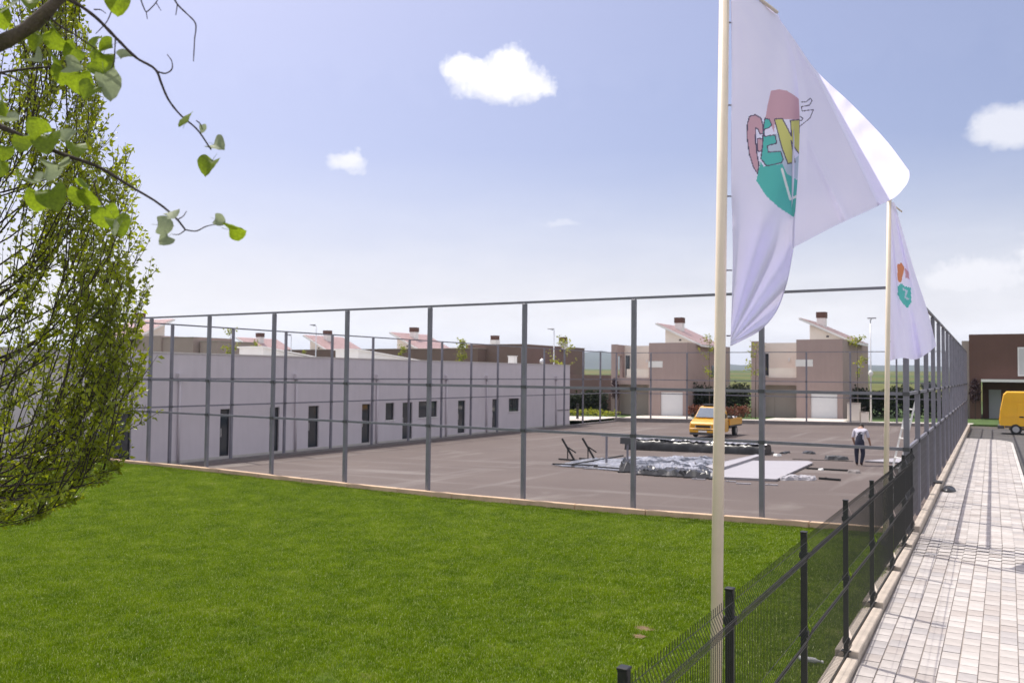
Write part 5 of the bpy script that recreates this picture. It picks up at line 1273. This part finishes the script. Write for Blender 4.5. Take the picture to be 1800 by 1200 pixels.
t, b, m = crumple('film_sheet', 'flat silvery film with taped seams at the left end of the heap', 'tarpaulin', [(1040, 806), (1110, 808), (1110, 830), (972, 818)], 30, 16, .06, 5, M_foil); b.build('film', M_foil, t, world=True)
for k, (p, q) in enumerate((((972, 819), (1050, 823)), ((1005, 820), (1095, 805)), ((1045, 824), (1108, 830)))):
    MB().bar(gpt(*p) + Vector((0, 0, .10)), gpt(*q) + Vector((0, 0, .12)), .09, .05).build('batten', M_black, t, world=True)
t, b, m = crumple('film_lump', 'black bunched film end lying against the crumpled heap', 'tarpaulin', [(1092, 820), (1112, 822), (1116, 831), (1086, 830)], 12, 8, .30, 6, M_film, .05); b.build('film', M_film, t, world=True)
t, b, m = crumple('film_fold', 'long black folded edge along the front of the crumpled film', 'tarpaulin', [(1112, 829), (1262, 837), (1262, 843), (1112, 834)], 50, 8, .20, 12, M_film, .05); b.build('film', M_film, t, world=True)
# flat boards
def slab(label, corners, th, m, name='sheet', cat='sheet'):
    P = [gpt(*c) for c in corners]; c = sum(P, Vector()) / len(P); t = thing(name, label, cat, tuple(c)); n = len(P); b = MB()
    lo = [Vector((p.x, p.y, cz(p.x) + .006)) for p in P]; hi = [p + Vector((0, 0, th)) for p in lo]
    b.add(lo + hi, [tuple(range(n)), tuple(reversed(range(n, 2 * n)))] + [(i, (i + 1) % n, n + (i + 1) % n, n + i) for i in range(n)]); b.build('board', m, t, world=True, bevel=.006)
    e = MB()
    for i in range(n): e.bar(hi[i] + Vector((0, 0, .004)), hi[(i + 1) % n] + Vector((0, 0, .004)), .04, .012)
    e.build('edge_tape', m, t, world=True)
slab('large pale grey sheet lying flat right of the near flagpole', [(1282, 812), (1420, 813), (1428, 816), (1364, 846), (1268, 842), (1255, 836)], .07, M_sheet)
slab('pale grey strip folded back between the heap and the sheet', [(1240, 826), (1330, 805), (1336, 807), (1258, 833)], .16, M_sheet)
slab('pale sheet on the court right of the worker', [(1520, 812), (1610, 804), (1625, 812), (1605, 816)], .05, M_sheet)
def stick(label, p, q, w, h, m=M_black, name='batten', cat='batten'):
    a, b_ = gpt(*p), gpt(*q); t = thing(name, label, cat, tuple(a)); MB().bar(a + Vector((0, 0, h / 2 + .004)), b_ + Vector((0, 0, h / 2 + .004)), w, h).build('bar', m, t, world=True)
    MB().bar(a.lerp(b_, .3) + Vector((0, 0, h + .012)), a.lerp(b_, .34) + Vector((0, 0, h + .012)), w * 1.2, .012).build('tape_wrap', m, t, world=True)
stick('dark batten lying just beyond the corner of the pale sheet', (1418, 824), (1490, 828), .09, .06)
stick('dark batten beside the little heap of offcuts', (1440, 842), (1477, 845), .09, .07)
stick('thin dark strip on the asphalt left of the worker', (1393, 807), (1500, 811), .06, .02)
for k, (p, q) in enumerate((((1216, 842), (1240, 843)), ((1276, 846), (1293, 847)), ((1294, 850), (1320, 851)), ((1345, 852), (1367, 853)))):
    stick(['thin pale strip in front of the crumpled film', 'short pale strip close behind the near flagpole', 'thin pale strip in front of the pale sheet, left one', 'thin pale strip in front of the pale sheet, right of the frame post'][k], p, q, .10, .03, M_sheet)
def chunk(label, px, pyy, s, m, seed, n=1):
    q = gpt(px, pyy); t = thing('offcut', label, 'debris', tuple(q)); r = random.Random(seed)
    for k in range(n):
        b = MB(); o = Vector((q.x + r.uniform(-1, 1) * s * (n > 1) * 2.2, q.y + r.uniform(-1, 1) * s * (n > 1) * 1.6, 0)); o.z = cz(o.x)
        v = []
        for i in range(10): th = 6.283 * i / 10; v.append((o.x + s * (.6 + .5 * r.random()) * math.cos(th), o.y + s * (.5 + .4 * r.random()) * math.sin(th)))
        b.add([(x, y, cz(x) + .004) for x, y in v] + [(o.x + (x - o.x) * .8, o.y + (y - o.y) * .8, cz(x) + s * r.uniform(.2, .5)) for x, y in v] + [(o.x, o.y, o.z + s * .45)], [(i, (i + 1) % 10, 10 + (i + 1) % 10, 10 + i) for i in range(10)] + [(10 + i, 10 + (i + 1) % 10, 20) for i in range(10)])
        b.build('piece', m, t, world=True)
chunk('heap of pale torn offcuts at the corner of the pale sheet', 1398, 842, .27, M_sheet, 3, 11)
chunk('dark lump with pale scraps at the right end of the roll', 1366, 796, .2, M_film, 4, 3)
chunk('white scrap below the right end of the roll', 1366, 801, .22, M_white, 5)
chunk('small dark lump alone on the asphalt between roll and worker', 1404, 797, .28, M_film, 6, 2)
chunk('flat dark offcut on the asphalt left of the worker', 1479, 806, .4, M_plastic, 7, 2)
chunk('pale scrap beside the dark batten', 1443, 826, .16, M_white, 8)
chunk('thin grey scrap in front of the worker', 1503, 831, .3, M_dconc, 9)
# trestle with a plank, and tripod frames
ta, tb_ = gpt(1066, 817), gpt(1103, 817)
tt = thing('trestle', 'plank on thin steel legs standing in the silvery film', 'trestle', tuple(ta)); zt_ = ta.z + 1.22
MB().bar((ta.x - .25, ta.y, zt_), (tb_.x + .3, tb_.y + .1, zt_ - .03), .22, .07).build('plank', M_sheet, tt, world=True)
for px, pz_ in ((ta, .0), (tb_, .0)):
    MB().bar((px.x, px.y, px.z), (px.x, px.y, zt_ - .04), .07).build('leg', M_steel, tt, world=True)
MB().box(tb_.x - .25, tb_.x + .25, tb_.y - .2, tb_.y + .2, zt_ - .32, zt_ - .075).build('bracket', M_plastic, tt, world=True)
for lab, px, pyy in (('left one of the two dark folding frames in the film', 1000, 809), ('right one of the two dark folding frames in the film', 1036, 808)):
    q = gpt(px, pyy); f = thing('folding_frame', lab, 'frame', tuple(q))
    MB().bar((-.35, 0, .95), (.25, 0, .06), .07).build('slanted_arm', M_black, f); MB().bar((-.15, 0, .63), (.3, .1, .35), .05).build('brace', M_black, f); MB().bar((-.22, .3, .02), (-.22, .3, .55), .04).build('upright', M_black, f)
    MB().bar((-.5, 0, .04), (.9, 0, .04), .09, .06).build('base_bar', M_black, f)
# ladder leaning inside the street-side frame
la, lt_ = Vector((-1.35, 5.6, -.25)), Vector((-.78, 6.0, 2.58))
ld = thing('ladder', 'aluminium ladder leaning against the street side of the court frame', 'ladder', tuple(la))
dv_ = Vector((.22, -.3, 0))
MB().bar(la, lt_, .05, .03).build('stile', M_white, ld, world=True); MB().bar(la + dv_, lt_ + dv_, .05, .03).build('stile', M_white, ld, world=True)
for k in range(10):
    p = la.lerp(lt_, (k + .6) / 10.4); MB().bar(p + Vector((0, 0, 0)), p + dv_, .06, .03).build('rung', M_white, ld, world=True)
# small things
bp_ = thing('plastic_bag', 'black strap and bag lying over the street kerb', 'bag', (FL(9.6) + .1, 9.6, -.045))
bb = MB(); bb.box(-.26, .1, -.22, .22, .0, .05); bb.build('strap', M_film, bp_, bevel=.015)
bb = MB(); R_ = [[(.30 + .2 * math.cos(a) * math.sin(th), -.5 + .42 * math.sin(a) * math.sin(th), -.165 + .13 * max(0, math.cos(th)) * (1 + .2 * math.sin(a * 3))) for a in np.linspace(0, 6.2832, 13)] for th in np.linspace(0, 1.6, 6)]; bb.grid(R_); bb.build('bag', M_film, bp_, smooth=True, fix=False)
bq = Vector((FL(-8.9) - .36, -8.9, 0)); bq.z = ZL(bq.x, bq.y) + .03
bt = thing('bottle', 'small clear plastic bottle lying in the grass by the plinth', 'bottle', tuple(bq)); MB().tube([(-.16, 0, .04), (-.15, 0, .04), (.04, .01, .04), (.08, .01, .04), (.12, .01, .04)], [.02, .035, .035, .016, .014], 10).build('body', M_lamp, bt, smooth=True); MB().tube([(.12, .01, .04), (.145, .01, .04)], .018, 8).build('cap', M_white, bt)

# ------------------------------------------------------------------ the air between here and the hills
hz = MB(); hz.box(-5900, 5900, -5900, 5900, -8.0, 150.0); hzo = hz.build('haze', None)
hzo.data.materials.clear(); hm_ = bpy.data.materials.new('haze_air'); hm_.use_nodes = True; hn = hm_.node_tree; hn.nodes.clear()
pv = hn.nodes.new('ShaderNodeVolumePrincipled'); pv.inputs['Color'].default_value = (0.66, 0.78, 1.0, 1); pv.inputs['Density'].default_value = 1.2e-4; pv.inputs['Anisotropy'].default_value = 0.3
ho = hn.nodes.new('ShaderNodeOutputMaterial'); hn.links.new(pv.outputs[0], ho.inputs['Volume']); hzo.data.materials.append(hm_)
tag(hzo, 'pale blue summer haze over the fields and hills', 'haze', kind='stuff')
